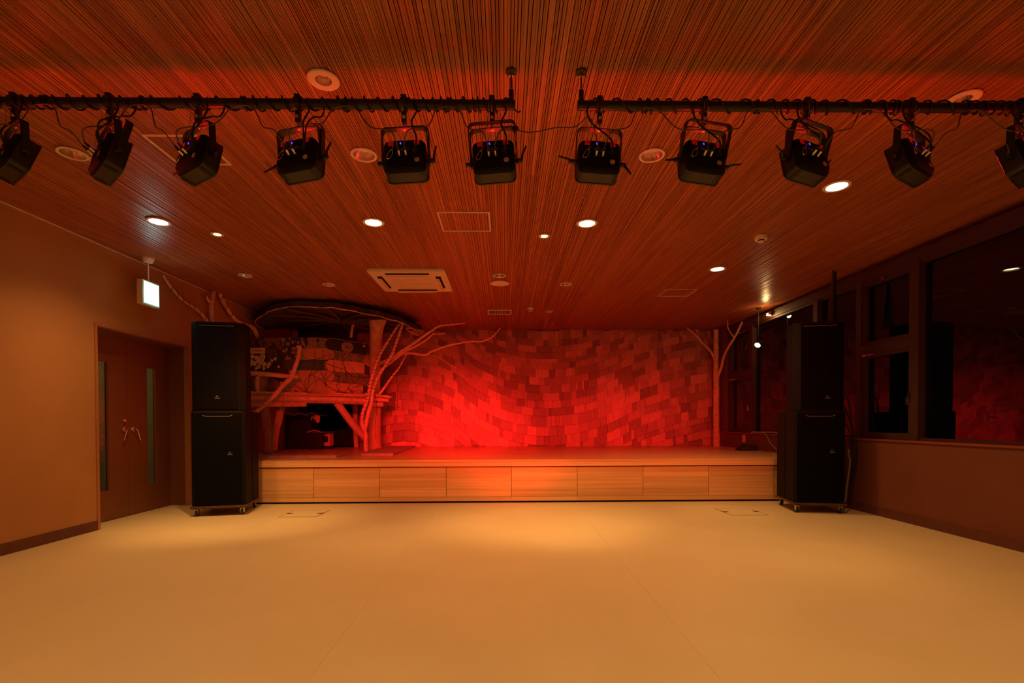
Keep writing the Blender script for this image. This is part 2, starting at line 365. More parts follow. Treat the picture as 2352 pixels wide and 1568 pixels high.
# right wall: low wall, sill, header, windows
struct('wall_right', MB().box(XR, 4.7, YR, 10.1, 0, .865).box(4.36, 4.7, 9.55, 10.1, .865, ZC+.03).box(4.50, 4.7, YR, 10.1, 2.90, ZC+.03).box(4.38, 4.7, YR, 1.35, .865, 2.92), 'dark_wall_r')
struct('baseboard_right', MB().box(XR-.008, XR+.001, YR, YS-.01, 0, .10), 'base')
struct('trim_2', MB().box(XR-.02, 4.40, YR, 9.98, .865, .884), 'sill')
struct('trim_3', MB().box(4.37, 4.52, YR, 10.0, 2.79, 2.898).box(4.362, 4.37, YR, 10.0, 2.885, 2.898), 'alu')
GX = 4.45
def window(n, y0, y1, opening):
    t = thing('window_%d' % n, None, None, (GX, (y0+y1)/2, .884), kind='structure')
    z0, z1 = .884, 2.79
    f = MB().box(4.375, 4.47, y0, y0+.045, z0, z1).box(4.375, 4.47, y1-.045, y1, z0, z1).box(4.39, 4.46, y0+.045, y1-.045, z0, z0+.03).box(4.39, 4.46, y0+.045, y1-.045, z1-.03, z1)
    f.build('window_frame', 'alu', t, world=True)
    if not opening:
        MB().box(GX, GX+.006, y0+.045, y1-.045, z0+.03, z1-.03).build('pane', 'glass', t, world=True)
    else:
        MB().box(4.375, 4.46, y0+.045, y1-.045, 1.90, 2.0).build('transom_bar', 'alu', t, world=True)
        for a, b, nm in ((z0+.03, 1.90, 'casement'), (2.0, z1-.03, 'top_light')):
            c0, c1 = y0+.05, y1-.05
            s = MB().box(4.39, 4.44, c0, c0+.045, a, b).box(4.39, 4.44, c1-.045, c1, a, b).box(4.39, 4.44, c0+.045, c1-.045, a, a+.045).box(4.39, 4.44, c0+.045, c1-.045, b-.045, b)
            s = s.build('sash', 'alu', t, world=True)
            MB().box(GX, GX+.006, c0+.045, c1-.045, a+.045, b-.045).build('pane', 'glass', s)
        hd = MB().box(4.365, 4.392, y0+.065, y0+.085, 1.29, 1.40).box(4.345, 4.368, y0+.068, y0+.082, 1.27, 1.35)
        hd.build('casement_handle', 'steel', t, world=True)
        hd = MB().box(4.355, 4.39, c1-.25, c1-.04, 1.878, 1.892).box(4.35, 4.38, c1-.08, c1-.05, 1.87, 1.9)
        hd.build('stay_arm', 'steel', t, world=True)
        MB().box(4.35, 4.39, (c0+c1)/2-.02, (c0+c1)/2+.03, 2.725, 2.745).build('latch', 'steel', t, world=True)
for i, (a, b, o) in enumerate(((1.35, 3.25, 0), (3.25, 5.155, 0), (5.155, 5.99, 1), (5.99, 6.83, 0), (6.83, 8.62, 0), (8.62, 9.50, 1))):
    window(i+1, a, b, o)

# ------------------------------------------------------------------ stage
st = thing('stage', 'low wooden stage with boarded front across the far end of the hall', 'stage', (0, YS, 0))
MB().box(XL+.004, 4.316, YS+.06, 10.0, 0, .55).build('plinth', 'dark', st, world=True)
y = YS-.015; i = 0
while y < 9.99:
    y2 = min(y+.12, 10.0); MB().box(XL+.004, 4.316, y+.0008, y2-.0008, .555, ZS).build('deck_plank', 'deck', st, world=True); y = y2
fx = [XL+.004, -3.4, -1.72, .09, 1.885, 3.68, 4.316]
for a, b in zip(fx, fx[1:]): MB().box(a+.001, b-.001, YS-.02, YS+.03, .497, .5535).build('fascia_board', 'stage', st, world=True)
px = [XL+.004, -3.48, -2.585, -1.695, -.795, .091, .986, 1.885, 2.788, 3.69, 4.316]
for a, b in zip(px, px[1:]):
    p = MB().box(a+.003, b-.003, YS+.018, YS+.03, .085, .484).build('front_panel', 'stage', st, world=True)
    for z0, z1 in ((.085, .185), (.185, .345), (.345, .484)):
        MB().box(a+.003, b-.003, YS+.002, YS+.02, z0+.0008, z1-.0008).build('board', 'stage', p)
    MB().box(a+.0008, b-.0008, YS-.008, YS+.03, .026, .083).build('kick_board', 'stage', st, world=True)

# back wall with wavy shingle courses
OX0, OX1, OZ = -4.1, -3.08, 1.72
wb = MB().box(XL-.3, OX0, YB+.02, YB+.15, 0, ZC+.03).box(OX1, 4.7, YB+.02, YB+.15, 0, ZC+.03).box(OX0, OX1, YB+.02, YB+.15, OZ, ZC+.03).box(OX0, OX1, YB+.02, YB+.15, 0, ZS)
wall_back = struct('wall_back', wb, 'darkwood')
struct('wall_store', MB().box(OX0-.1, OX1+.1, YB+1.4, YB+1.45, ZS-.1, 2).box(OX0-.1, OX0-.05, YB+.15, YB+1.4, ZS-.1, 2).box(OX1+.05, OX1+.1, YB+.15, YB+1.4, ZS-.1, 2).box(OX0-.1, OX1+.1, YB+.15, YB+1.4, ZS-.12, ZS-.02).box(OX0-.1, OX1+.1, YB+.15, YB+1.4, 1.9, 2), 'dark')
WX = [-3.6, -2.9, -2.34, -2.0, -1.65, -1.28, -.95, -.70, -.48, -.12, .3, .75, 1.3, 1.7, 2.17, 2.54, 2.98, 3.6, 4.6]
WZ = [.70, .95, 1.11, 1.15, 1.09, .95, .77, .55, .38, .19, .06, 0, .03, .11, .28, .47, .66, .85, 1.06]
def wave(x):
    for i in range(len(WX)-1):
        if x <= WX[i+1] or i == len(WX)-2:
            a = WZ[max(0, i-1)]; b = WZ[i]; c = WZ[i+1]; d = WZ[min(len(WZ)-1, i+2)]
            t = (x-WX[i])/(WX[i+1]-WX[i])
            h = WX[i+1]-WX[i]
            mb_ = (c-a)/(WX[i+1]-WX[max(0, i-1)])*h; mc = (d-b)/(WX[min(len(WX)-1, i+2)]-WX[i])*h
            return (2*t**3-3*t*t+1)*b+(t**3-2*t*t+t)*mb_+(-2*t**3+3*t*t)*c+(t**3-t*t)*mc
def course(z, x):
    k = max(0, min(1, (z-.4)/2.6)); return z + wave(x)*(1-.3*k)
zz = -.75; levels = []
while zz < 3.0:
    levels.append(zz); zz += random.choice([.22, .19, .16, .20, .11]) * (1 if zz < 1.3 else .8)
levels.append(zz)
SH = []
for ci in range(len(levels)-1):
    x = -2.95-random.random()*.1
    while x < 4.34:
        wd = random.choice([.05, .07, .09, .12, .15, .18, .22, .27, .33])*random.uniform(.85, 1.15); x1 = min(x+wd, 4.36)
        ns = max(1, int((x1-x)/.085)); lo, hi = ZS+.001, ZC+.012; fy = YB+.018; tb = random.uniform(.028, .044)
        vs = []; hm = 0; ar = 0
        for k in range(ns+1):
            xx = x+.002+(x1-x-.004)*k/ns
            b_ = min(max(course(levels[ci], xx), lo), hi); t_ = min(max(course(levels[ci+1], xx)+.02, lo), hi)
            hm = max(hm, t_-b_); ar += (t_-b_)*(x1-x)/(ns+1)
            vs += [(xx, fy-tb, b_), (xx, fy-.004, t_), (xx, fy, b_), (xx, fy, t_)]
        if hm > .03:
            fs = []
            for k in range(ns):
                a, b = 4*k, 4*k+4; fs += [(a, b, b+1, a+1), (a+2, b+2, b, a), (a+1, b+1, b+3, a+3)]
            e = 4*ns; fs += [(0, 1, 3, 2), (e, e+2, e+3, e+1)]
            SH.append((ar, MB().add(vs, fs)))
        x = x1
SH.sort(key=lambda a: -a[0])
rest = MB()
for i, (a, mb) in enumerate(SH):
    if i < 300: mb.build('shingle', 'shingle', wall_back)
    else: rest.add(mb.v, mb.f)
tag(rest.build('narrow_shingles', 'shingle', wall_back), kind='stuff')
ot = thing('wall_outlet', 'pale outlet plate on the low right wall above the stage floor', 'outlet', (XR, 8.75, .78))
MB().box(-.010, 0, -.045, .045, -.065, .065).build('cover_plate', 'white', ot); MB().box(-.013, -.010, -.02, .02, -.04, .04).build('socket', 'card', ot)
struct('baseboard_right_stage', MB().box(XR-.012, XR+.001, YS+.02, 10.0, ZS, ZS+.012), 'trimwood')

# ================================================================== CEILING FITTINGS
def downlight(x, y, r, lit, label, power=P_DOWN, small=False, aim=None, rw=.024):
    t = thing('downlight', label, 'ceiling light', (x, y, ZC), group='downlights in the wooden ceiling')
    MB().lathe([(r, -.001), (r, -.006), (r-.004, -.010), (r-rw, -.008), (r-rw-.002, .012), (r-rw+.002, .012), (r-rw+.004, 0)], 32).build('trim_ring', 'white', t, smooth=True)
    cup = MB().lathe([(r-rw-.001, -.004), (r-rw-.006, .02), (r-rw-.014, .05), (r*.35, .08), (.001, .085)], 14)
    cup.build('reflector', 'mirror', t)
    if lit:
        MB().lathe([(.001, .004), (r-.03, .004), (r-.03, .012), (.001, .012)], 24).build('lens', 'lamp_s' if small else 'lamp', t)
        light('SPOT', 'bulb_light', (x, y, ZC-.004), power, WARM, t, aim=aim or (x, y, 0), size=62 if small else 130, blend=.9, radius=r-.03)
    else:
        MB().lathe([(.001, .02), (.018, .025), (.026, .045), (.02, .07), (.014, .085)], 12).build('bulb', 'white', t, smooth=True)
    return t
LN = ['lit downlight nearest the left wall, in line with the two lit ones to its right', 'lit downlight left of the thin square ceiling hatch above the room centre', 'lit downlight right of the thin square ceiling hatch above the room centre', 'lit downlight under the pipe on the right, beside the fourth lamp from the gap', 'lit downlight nearest the stage, on the right side of the ceiling']
for l, n in zip(LITS, LN): downlight(l[0], l[1], l[2], True, n)
downlight(*SMALL[0], True, 'small lit narrow-beam downlight on the left, between left wall and room centre', P_SPOT, True, (-3.05, 5.75, 0))
downlight(*SMALL[1], True, 'small lit narrow-beam downlight in the middle of the ceiling', P_SPOT, True, (.35, 5.5, 0))
UN = ['unlit downlight above the left pipe, nearest the camera', 'unlit downlight behind the leftmost lamps, close to the left ceiling hatch', 'unlit downlight between the fourth and fifth lamps of the left pipe', 'unlit downlight between the first and second lamps of the right pipe', 'unlit downlight half hidden by the right end of the right pipe', 'unlit downlight over the left loudspeaker stack', 'unlit downlight left of the ceiling air conditioner', 'unlit downlight right of the ceiling air conditioner', 'unlit downlight on the ceiling midway to the back wall, right of centre', 'small unlit downlight just right of the slotted ceiling vent near the stage back']
for l, n in zip(UNLIT, UN): downlight(l[0], l[1], l[2], False, n, rw=.042 if l[1] < 3 else .017)
for i, l in enumerate(REAR): downlight(l[0], l[1], l[2], True, ['lit downlight left in the near row behind the lamp pipes', 'lit downlight left of centre in the near row', 'lit downlight right of centre in the near row', 'lit downlight right in the near row', 'lit downlight at the rear left of the hall', 'lit downlight at the rear right of the hall'][i], P_REAR)

# ceiling hatches
for (x, y, sx, sy, lab) in ((-.36, 4.59, .235, .22, 'thin square access hatch frame in the ceiling between two lit downlights'), (-2.15, 3.40, .188, .185, 'square access hatch frame in the ceiling behind the third lamp from the left'), (2.52, 7.107, .225, .195, 'square access hatch frame in the ceiling near the stage on the right')):
    t = thing('ceiling_hatch', lab, 'ceiling hatch', (x, y, ZC))
    MB().box(-sx, sx, -sy, -sy+.014, -.006, .003).box(-sx, sx, sy-.014, sy, -.006, .003).box(-sx, -sx+.014, -sy+.014, sy-.014, -.006, .003).box(sx-.014, sx, -sy+.014, sy-.014, -.006, .003).build('hatch_frame', 'white', t)
# air conditioner cassette
t = thing('ceiling_air_conditioner', 'white square cassette air conditioner set in the ceiling before the treehouse', 'air conditioner', (-1.20, 6.46, ZC))
a = .475
MB().prism(rrect(2*a, 2*a, .03), -.028, .0, 'XY').prism(rrect(2*a-.04, 2*a-.04, .03), -.036, -.028, 'XY').build('face_panel', 'white', t)
MB().box(-.27, .27, -.27, .27, -.046, -.036).build('intake_panel', 'white', t)
for k in range(9): MB().box(-.25, .25, -.24+.06*k-.006, -.24+.06*k+.006, -.049, -.046).build('grille_bar', 'card', t)
for k in range(4):
    T = Matrix.Rotation(R(90*k), 4, 'Z')
    MB().box(-.27, .27, -.40, -.335, -.038, -.035, T).build('air_slot', 'dark', t)
    MB().box(-.265, .265, -.385, -.345, -.044, -.038, T @ Matrix.Rotation(R(4), 4, 'X')).build('louver', 'card', t)
# slotted vent, round vent, smoke detectors
t = thing('ceiling_vent', 'rectangular slotted vent in the ceiling near the back wall, centre', 'vent', (-.075, 8.35, ZC))
MB().box(-.2, .2, -.16, -.135, -.012, .002).box(-.2, .2, .135, .16, -.012, .002).box(-.2, -.18, -.135, .135, -.012, .002).box(.18, .2, -.135, .135, -.012, .002).build('vent_frame', 'white', t)
MB().box(-.18, .18, -.135, .135, -.003, -.001).build('vent_opening', 'dark', t)
for k in range(12): MB().box(-.165+.03*k-.004, -.165+.03*k+.004, -.135, .135, -.010, -.003).build('vent_slat', 'white', t)
t = thing('ceiling_speaker', 'round white ceiling speaker just behind the unlit downlight at centre', 'speaker', (-.057, 6.62, ZC))
MB().lathe([(.0, -.014), (.10, -.014), (.118, -.010), (.12, 0)], 32).build('speaker_grille', 'white', t, smooth=True); MB().lathe([(.118, -.012), (.13, -.008), (.132, 0)], 32).build('trim_ring', 'card', t, smooth=True)
def detector(x, y, r, label):
    t = thing('smoke_detector', label, 'smoke detector', (x, y, ZC))
    MB().lathe([(.0, 0), (r, 0), (r, -.018), (r*.92, -.036), (.0, -.036)], 28).build('detector_base', 'white', t, smooth=True)
    MB().lathe([(0, -.036), (r*.5, -.036), (r*.5, -.052), (r*.4, -.062), (0, -.062)], 24).build('sensor', 'white', t, smooth=True)
    MB().lathe([(r*.51, -.038), (r*.51, -.049), (r*.505, -.049)], 24).build('sensor_slot', 'dark', t)
detector(2.60, 4.93, .062, 'white round smoke detector on the ceiling, right of centre')
detector(.43, 8.06, .05, 'small round detector on the ceiling near the back wall')

# exit sign
t = thing('exit_sign', 'lit exit sign box hanging from the ceiling above the double door', 'exit sign', (-4.03, 5.62, ZC))
MB().lathe([(0, 0), (.062, 0), (.062, -.012), (.044, -.05), (.0, -.052)], 28).build('ceiling_cup', 'white', t, smooth=True)
zt = at(352, 652, X=-4.03).z-ZC; zb = at(352, 704, X=-4.0).z-ZC
MB().cyl((0, 0, -.05), (0, 0, zt), .008, n=10).build('stem', 'white', t, smooth=True)
MB().box(-.035, .03, -.13, .13, zb, zt).build('sign_box', 'white', t)
MB().box(.0301, .0312, -.118, .125, zb+.012, zt-.008).build('green_edge', 'exit_edge', t)
MB().box(.0313, .0325, -.112, .119, zb+.018, zt-.014).build('sign_face', 'exit', t)
zm = (zt+zb)/2
fg = MB().prism([(-.006, zm+.05), (.012, zm+.05), (.016, zm+.062), (.004, zm+.07), (-.008, zm+.062)], .0326, .033, 'YZ')
fg.prism([(-.02, zm+.045), (.012, zm+.04), (.03, zm+.012), (.022, zm+.006), (.008, zm+.022), (.006, zm-.01), (.024, zm-.045), (.014, zm-.05), (-.01, zm-.016), (-.034, zm-.04), (-.042, zm-.032), (-.014, zm), (-.012, zm+.026), (-.03, zm+.014), (-.036, zm+.02)], .0326, .033, 'YZ')
fg.build('running_figure', 'exit_mark', t)
light('POINT', 'sign_glow', (-3.93, 5.62, ZC+zm), .9, (.55, 1, .95), radius=.09)

# added spotlight standing in for a window reflection, and wall washer by the window
hp = at(1742, 789, Y=8.05)
t = thing('reflection_spotlight', 'small lit spotlight on an added stem, standing in for a reflection in the right window', 'spotlight', (hp.x, hp.y, ZC))
hz = hp.z-ZC
MB().lathe([(0, 0), (.04, 0), (.04, -.02), (0, -.022)], 20).build('ceiling_cup', 'black', t, smooth=True)
MB().cyl((0, 0, -.02), (0, 0, hz+.05), .006, n=8).build('stem', 'black', t)
MB().box(-.012, .012, -.05, .05, hz+.05, hz+.062).box(-.012, .012, -.05, -.044, hz-.01, hz+.06).box(-.012, .012, .044, .05, hz-.01, hz+.06).build('bracket', 'black', t)
T = Matrix.Translation((0, 0, hz)) @ Matrix.Rotation(R(35), 4, 'Z') @ Matrix.Rotation(R(48), 4, 'Y')
MB().lathe([(.0, .07), (.03, .07), (.04, .03), (.050, -.045), (.047, -.045), (.04, .0)], 20, T=T).build('lamp_head', 'black', t, smooth=True)
MB().lathe([(.001, -.038), (.045, -.038), (.045, -.034), (.001, -.034)], 20, T=T).build('lens', 'lamp_s', t)
hp = at(1766, 724, X=4.31)
t = thing('window_lamp', 'small lit round lamp on the window header high on the right wall', 'lamp', tuple(hp))
MB().lathe([(.0, .035), (.032, .035), (.038, .0), (.034, -.0), (.0, -.0)], 20).build('lamp_housing', 'white', t, smooth=True)
MB().box(.01, .075, -.012, .012, .01, .03).build('wall_bracket', 'black', t)
MB().lathe([(.001, -.003), (.033, -.003), (.033, .0), (.001, .0)], 20).build('lens', 'lamp_s', t)
light('POINT', 'bulb_light', (hp.x-.05, hp.y, hp.z-.01), 4.5, (1, .62, .22), t, radius=.03)
# outside the window
struct('ground', MB().box(4.7, 14, -2, 14, -.12, -.02), 'darkwood')
ap = at(2290, 930, X=5.6)
t = thing('arrow_sign', 'white arrow shaped sign board outdoors seen through the large right window', 'sign', (ap.x, ap.y, -.02))
az = ap.z+.02
MB().box(-.02, .02, .012, .05, 0, az+.05).build('sign_post', 'darkwood', t)
MB().prism([(-.19, az), (-.10, az+.045), (.19, az+.045), (.19, az-.045), (.04, az-.045)], -.012, .012, 'XZ').build('arrow_board', 'white', t)
MB().prism([(-.09, az+.02), (-.07, az+.02), (-.05, az-.005), (-.03, az+.02), (-.01, az+.02), (-.05, az-.03)], -.014, -.012, 'XZ').build('red_mark', 'trimwood', t)
for k in range(4): MB().box(.02+.035*k, .045+.035*k, -.014, -.012, az-.018, az+.018).build('dark_mark', 'dark', t)
MB().box(-.06, .10, -.01, .01, az-.125, az-.09).build('lower_board', 'white', t)
MB().box(-.07, .05, -.01, .01, az-.18, az-.155).build('lower_board', 'white', t)

# ================================================================== LAMP PIPES
PY, PZ, PR = 2.624, 2.79, .025
def pipe(x0, x1, xe, label):
    t = thing('lamp_pipe', label, 'pipe', (xe, PY, ZC))
    MB().tube([(x0, PY, PZ), (x1, PY, PZ)], PR, 20).build('pipe_tube', 'black', t, smooth=True, world=True)
    for k, hx in enumerate((xe, x0+.25 if xe > 0 and xe < .2 else x1-.25)):
        MB().lathe([(0, 0), (.030, 0), (.030, -.006), (.012, -.012), (.0, -.012)], 22, (hx, PY, ZC)).build('ceiling_flange', 'black', t, smooth=True, world=True)
        MB().cyl((hx, PY, ZC-.01), (hx, PY, PZ+.08), .0045, n=8).build('hanger_rod', 'black', t, world=True)
        MB().cyl((hx, PY, ZC-.012), (hx, PY, ZC-.026), .011, n=6).cyl((hx, PY, PZ+.088), (hx, PY, PZ+.078), .010, n=6).build('rod_nut', 'steel', t, world=True)
        MB().cyl((hx, PY, PZ+.078), (hx, PY, PZ), .0135, n=16).build('hanger_sleeve', 'black', t, smooth=True, world=True)
pipe(-4.0, .062, .042, 'black lighting pipe across the left half of the ceiling')
pipe(.395, 4.3, .415, 'black lighting pipe across the right half of the ceiling')
TXT = textmesh('PlayTech', .0165)
TXT2 = textmesh('STAGE PAR', .006)
def stage_light(x, yaw, tilt, dbl, label, roll=0, gp=None, pw=1, lev=(0, 60), hot=0):
    """local frame: +Y aims at the stage, -Y is the back seen by the camera"""
    t = thing('stage_light', label, 'stage light', (x, PY, PZ), R(yaw), group='stage lights clamped to the lighting pipes')
    # clamp around the pipe stays square to the pipe
    C = Matrix.Rotation(-R(yaw), 4, 'Z')
    cl = MB()
    ring = [(math.cos(R(q))*.034, math.sin(R(q))*.034) for q in range(0, 360, 20)]; inn = [(math.cos(R(q))*.0262, math.sin(R(q))*.0262) for q in range(0, 360, 20)]
    n = len(ring); vs = [(-.016, a, b) for a, b in ring]+[(.016, a, b) for a, b in ring]+[(-.016, a, b) for a, b in inn]+[(.016, a, b) for a, b in inn]
    fs = []
    for i in range(n):
        j = (i+1) % n; fs += [(i, j, n+j, n+i), (2*n+i, 3*n+i, 3*n+j, 2*n+j), (i, 2*n+i, 2*n+j, j), (n+i, n+j, 3*n+j, 3*n+i)]
    cl.add(vs, fs, C); cl.box(-.014, .014, -.02, .02, .032, .042, C).box(-.012, .012, -.014, .014, -.10, -.03, C)
    cl.build('clamp', 'black', t, smooth=True)
    MB().cyl((0, -.022, -.045), (0, -.048, -.050), .006, n=8, T=C).box(-.002, .002, -.06, -.04, -.062, -.04, C).cyl((0, -.010, -.078), (0, -.024, -.078), .010, n=12, T=C).build('clamp_bolt', 'steel', t)
    MB().cyl((0, 0, -.10), (0, 0, -.135), .006, n=8).cyl((0, 0, -.122), (0, 0, -.132), .010, n=6).build('yoke_bolt', 'steel', t)
    RR = Matrix.Translation((0, 0, -.125)) @ Matrix.Rotation(-R(roll*1.2), 4, 'Y') @ Matrix.Translation((0, 0, .125))
    zp = -.305                                # pivot height
    def yoke(hw, top, lean):
        T = RR @ Matrix.Translation((0, 0, zp)) @ Matrix.Rotation(R(lean), 4, 'X') @ Matrix.Translation((0, 0, -zp))
        r = .03; o = []; c = []
        o = [(-hw, zp-.02), (-hw, top-r)] + [(-hw+r-r*math.cos(R(a)), top-r+r*math.sin(R(a))) for a in range(15, 90, 15)] + [(-hw+r, top), (hw-r, top)] + [(hw-r+r*math.sin(R(a)), top-r+r*math.cos(R(a))) for a in range(15, 90, 15)] + [(hw, top-r), (hw, zp-.02)]
        th = .004
        i_ = [((-1 if a < 0 else 1)*(abs(a)-th), b-th if b > top-r*.8 else b) for a, b in o]
        m = MB(); k = len(o)
        vs = [(a, -.017, b) for a, b in o]+[(a, .017, b) for a, b in o]+[(a, -.017, b) for a, b in i_]+[(a, .017, b) for a, b in i_]
        fs = []
        for i in range(k-1): fs += [(i, i+1, k+i+1, k+i), (2*k+i, 3*k+i, 3*k+i+1, 2*k+i+1), (i, 2*k+i, 2*k+i+1, i+1), (k+i, k+i+1, 3*k+i+1, 3*k+i)]
        fs += [(0, k, 3*k, 2*k), (k-1, 3*k-1, 4*k-1, 2*k-1)]
        return m.add(vs, fs, T)
    fixn(yoke(.121, -.128, 0).build('yoke', 'black', t))
    if dbl: fixn(yoke(.127, -.108, dbl).build('yoke', 'black', t))
    # lamp body, tilted about the pivot
    B = RR @ Matrix.Translation((0, 0, zp)) @ Matrix.Rotation(-R(tilt), 4, 'X')
    bd = MB(); W, H = .222, .19
    bd.prism(rrect(W-.03, H-.03, .03), -.062, -.050, 'XZ', B, rrect(W-.01, H-.01, .03))
    bd.prism(rrect(W-.01, H-.01, .03), -.050, -.036, 'XZ', B, rrect(W, H, .032))
    fixn(bd.build('back_plate', 'blackmatt', t, smooth=True))
    body = fixn(MB().prism(rrect(W, H, .032), -.036, .034, 'XZ', B).build('lamp_housing', 'housing', t, smooth=True))
    hood = MB()
    for k in range(4):
        pass
    hood.prism(rrect(W+.006, H+.006, .034), .034, .042, 'XZ', B).build('front_rim', 'black', t, smooth=True)
    for k in (-1, 1, -1.12, 1.12, -.88, .88): MB().box(.082*k-.0015, .082*k+.0015, -.03, .028, -H/2-.002, -H/2+.002, B).build('cooling_fin', 'housing', t)
    MB().prism(rrect(W-.03, H-.03, .03), .0422, .044, 'XZ', B).build('led_lens', 'redlens', t)
    yb = -.0625
    for sx in (-1, 1):
        v = MB()
        for k in range(5): v.box(sx*.068-.014, sx*.068+.014, yb-.001, yb, .052+.007*k, .0556+.007*k, B)
        v.build('back_vent', 'redvent', t)
    MB().box(-.003, .003, yb-.002, yb, .060, .071, B @ Matrix.Translation((.0, 0, 0)) @ Matrix.Shear('XZ', 4, (0, 0)) if False else B @ Matrix.Rotation(R(-15), 4, 'Y')).build('display_digit', 'blue', t)
    face = B @ Matrix.Translation((-.004, yb-.0008, .030)) @ Matrix.Rotation(R(90), 4, 'X')
    place(TXT, 'lettering', t, face); place(TXT2, 'lettering', t, B @ Matrix.Translation((-.004, yb-.0008, .016)) @ Matrix.Rotation(R(90), 4, 'X'))
    for cx in (-.022, .012):
        c = MB().cyl((cx, yb, -.012), (cx, yb-.010, -.012), .0125, n=14, T=B).build('connector_socket', 'black', t, smooth=True)
        MB().cyl((cx, yb-.008, -.012), (cx, yb-.032, -.004), .0085, n=12, T=B).build('plug', 'steel', c, smooth=True)
        MB().cyl((cx, yb-.032, -.004), (cx, yb-.056, .006), .0085, .0045, n=12, T=B).build('cable_boot', 'rubber', c, smooth=True)
    MB().box(.045, .075, yb-.012, yb, .0, .025, B).build('power_inlet', 'black', t)
    MB().cyl((.066, yb+.0005, -.040), (.066, yb-.0012, -.040), .0135, n=22, T=B).build('round_sticker', 'sticker', t)
    for s, la in ((-1, lev[0]), (1, lev[1])):
        k = MB().cyl((s*.112, 0, 0), (s*.152, 0, 0), .0115, n=12, T=B)
        q = R(la or 0)
        if la is not None: k.tube([(s*.145, 0, 0), (s*.145+s*.03*math.cos(q)*.6, -.012, .03*math.sin(q)), (s*.145+s*.07*math.cos(q), -.02, .075*math.sin(q))], [.008, .006, .0045], 8, B)
        k.build('locking_lever', 'black', t, smooth=True)
    # safety wire and snap hook
    hk = B @ Vector((-.072, yb-.004, -.018))
    loop = []
    for q in range(0, 361, 20):
        a = R(q); loop.append((-.072+.012*math.cos(a)*(1-.25*math.sin(a))+.010*math.sin(a), yb-.006, -.005+.027*math.sin(a)))
    MB().tube(loop, .0024, 6, B, cap=False).build('snap_hook', 'steel', t, smooth=True)
    top = B @ Vector((-.058, yb-.006, .022))
    w1 = spline([top, (top.x*.8, top.y+.01, -.19), (-.02, -.03, -.10), (-.015, -.032, 0), (0, 0, .034)], 4)
    w2 = spline([top, (top.x*.2, top.y+.03, -.19), (.005, -.01, -.13)], 4)
    MB().tube(w1, .0012, 5).tube(w2, .0010, 5).build('safety_wire', 'steel', t, smooth=True)
    Tw = MAT[t.name]
    CONN.append((Tw @ (B @ Vector((-.022, yb-.056, .006))), Tw @ (B @ Vector((.012, yb-.056, .006))), Tw @ (B @ Vector((.06, yb-.012, .014)))))
    lw = Tw @ (B @ Vector((0, .055, 0)))
    aim = gp
    if pw: light('SPOT', 'led_light', lw, P_RED*pw, RED, t, aim=(aim[0], aim[1], aim[2]-.25), size=43, blend=1, radius=.06)
    if hot: light('SPOT', 'led_light', lw, P_RED*3.2*hot[0], HOT if 2 < i < 7 else RED, t, aim=hot[1], size=27, blend=1, radius=.06)
    vl = Tw @ (B @ Vector((0, .03, H/2+.02))); light('SPOT', 'added_leak_light', vl, P_LEAK, (1, .012, .01), t, aim=(vl.x, vl.y+.02, 4), size=140, blend=1, radius=.05)  # red leak onto the ceiling, from an added upward lamp above the housing
    return t
CONN = []
PARS = [  # x, yaw, tilt, double yoke, roll, aim, power, levers, label
 (-2.56, -30, 20, 0, 4, (-2.6, 9.9, 1.1), .8, (10, -40), 'stage light cut by the left frame edge, leftmost on the left pipe'),
 (-2.068, -37, 16, -16, 4, (-2.0, 9.9, 1.0), .8, (-20, -50), 'second stage light from the left, turned steeply inward'),
 (-1.609, -29, 14, 0, 3, (-1.4, 9.9, 1.0), .8, (-20, -50), 'third stage light from the left, before the left ceiling hatch'),
 (-1.085, -11, 14, -10, 4, (-1.0, 9.9, .9), .8, (-35, 60), 'fourth stage light from the left, slightly turned inward'),
 (-.527, 0, 13, -8, 3, (-.6, 9.9, .9), .8, (None, 75), 'fifth stage light from the left, second from the gap between pipes'),
 (-.061, -3, 12, 10, 3, (0, 9.9, .9), .8, (None, 65), 'stage light at the inner end of the left pipe'),
 (.513, 1, 13, 0, -3, (.6, 9.9, .9), .8, (5, -65), 'stage light at the inner end of the right pipe'),
 (1.074, 6, 14, 16, -4, (1.4, 9.9, .95), .9, (-25, 10), 'second stage light of the right pipe with a doubled yoke'),
 (1.627, 17, 16, 14, -4, (2.2, 9.9, 1.0), .9, (30, 55), 'third stage light of the right pipe, left of a lit downlight'),
 (2.193, 25, 18, 0, -5, (3.0, 9.9, 1.0), .9, (-45, 10), 'fourth stage light of the right pipe, right of a lit downlight'),
 (2.786, 30, 18, 0, -4, (3.6, 9.9, 1.1), .8, (20, 10), 'stage light cut by the right frame edge, on the right pipe')]
for i, (x, yw, tl, db, rl, aim, pw, lev, lab) in enumerate(PARS): stage_light(x, yw, tl, db, lab, rl, aim, pw, lev, {1: (.8, (-3.3, 9.4, 1.0)), 2: (.9, (-2.3, 9.5, .8)), 3: (1.2, (-1.4, 9.9, .65)), 4: (2.1, (-1.1, 9.9, .6)), 5: (2.1, (-.6, 9.9, .6)), 6: (1.3, (.0, 7.6, .6)), 7: (1.0, (1.4, 9.9, .6)), 8: (1.1, (2.6, 9.9, .65)), 9: (1.0, (3.6, 9.9, .75))}.get(i, 0))

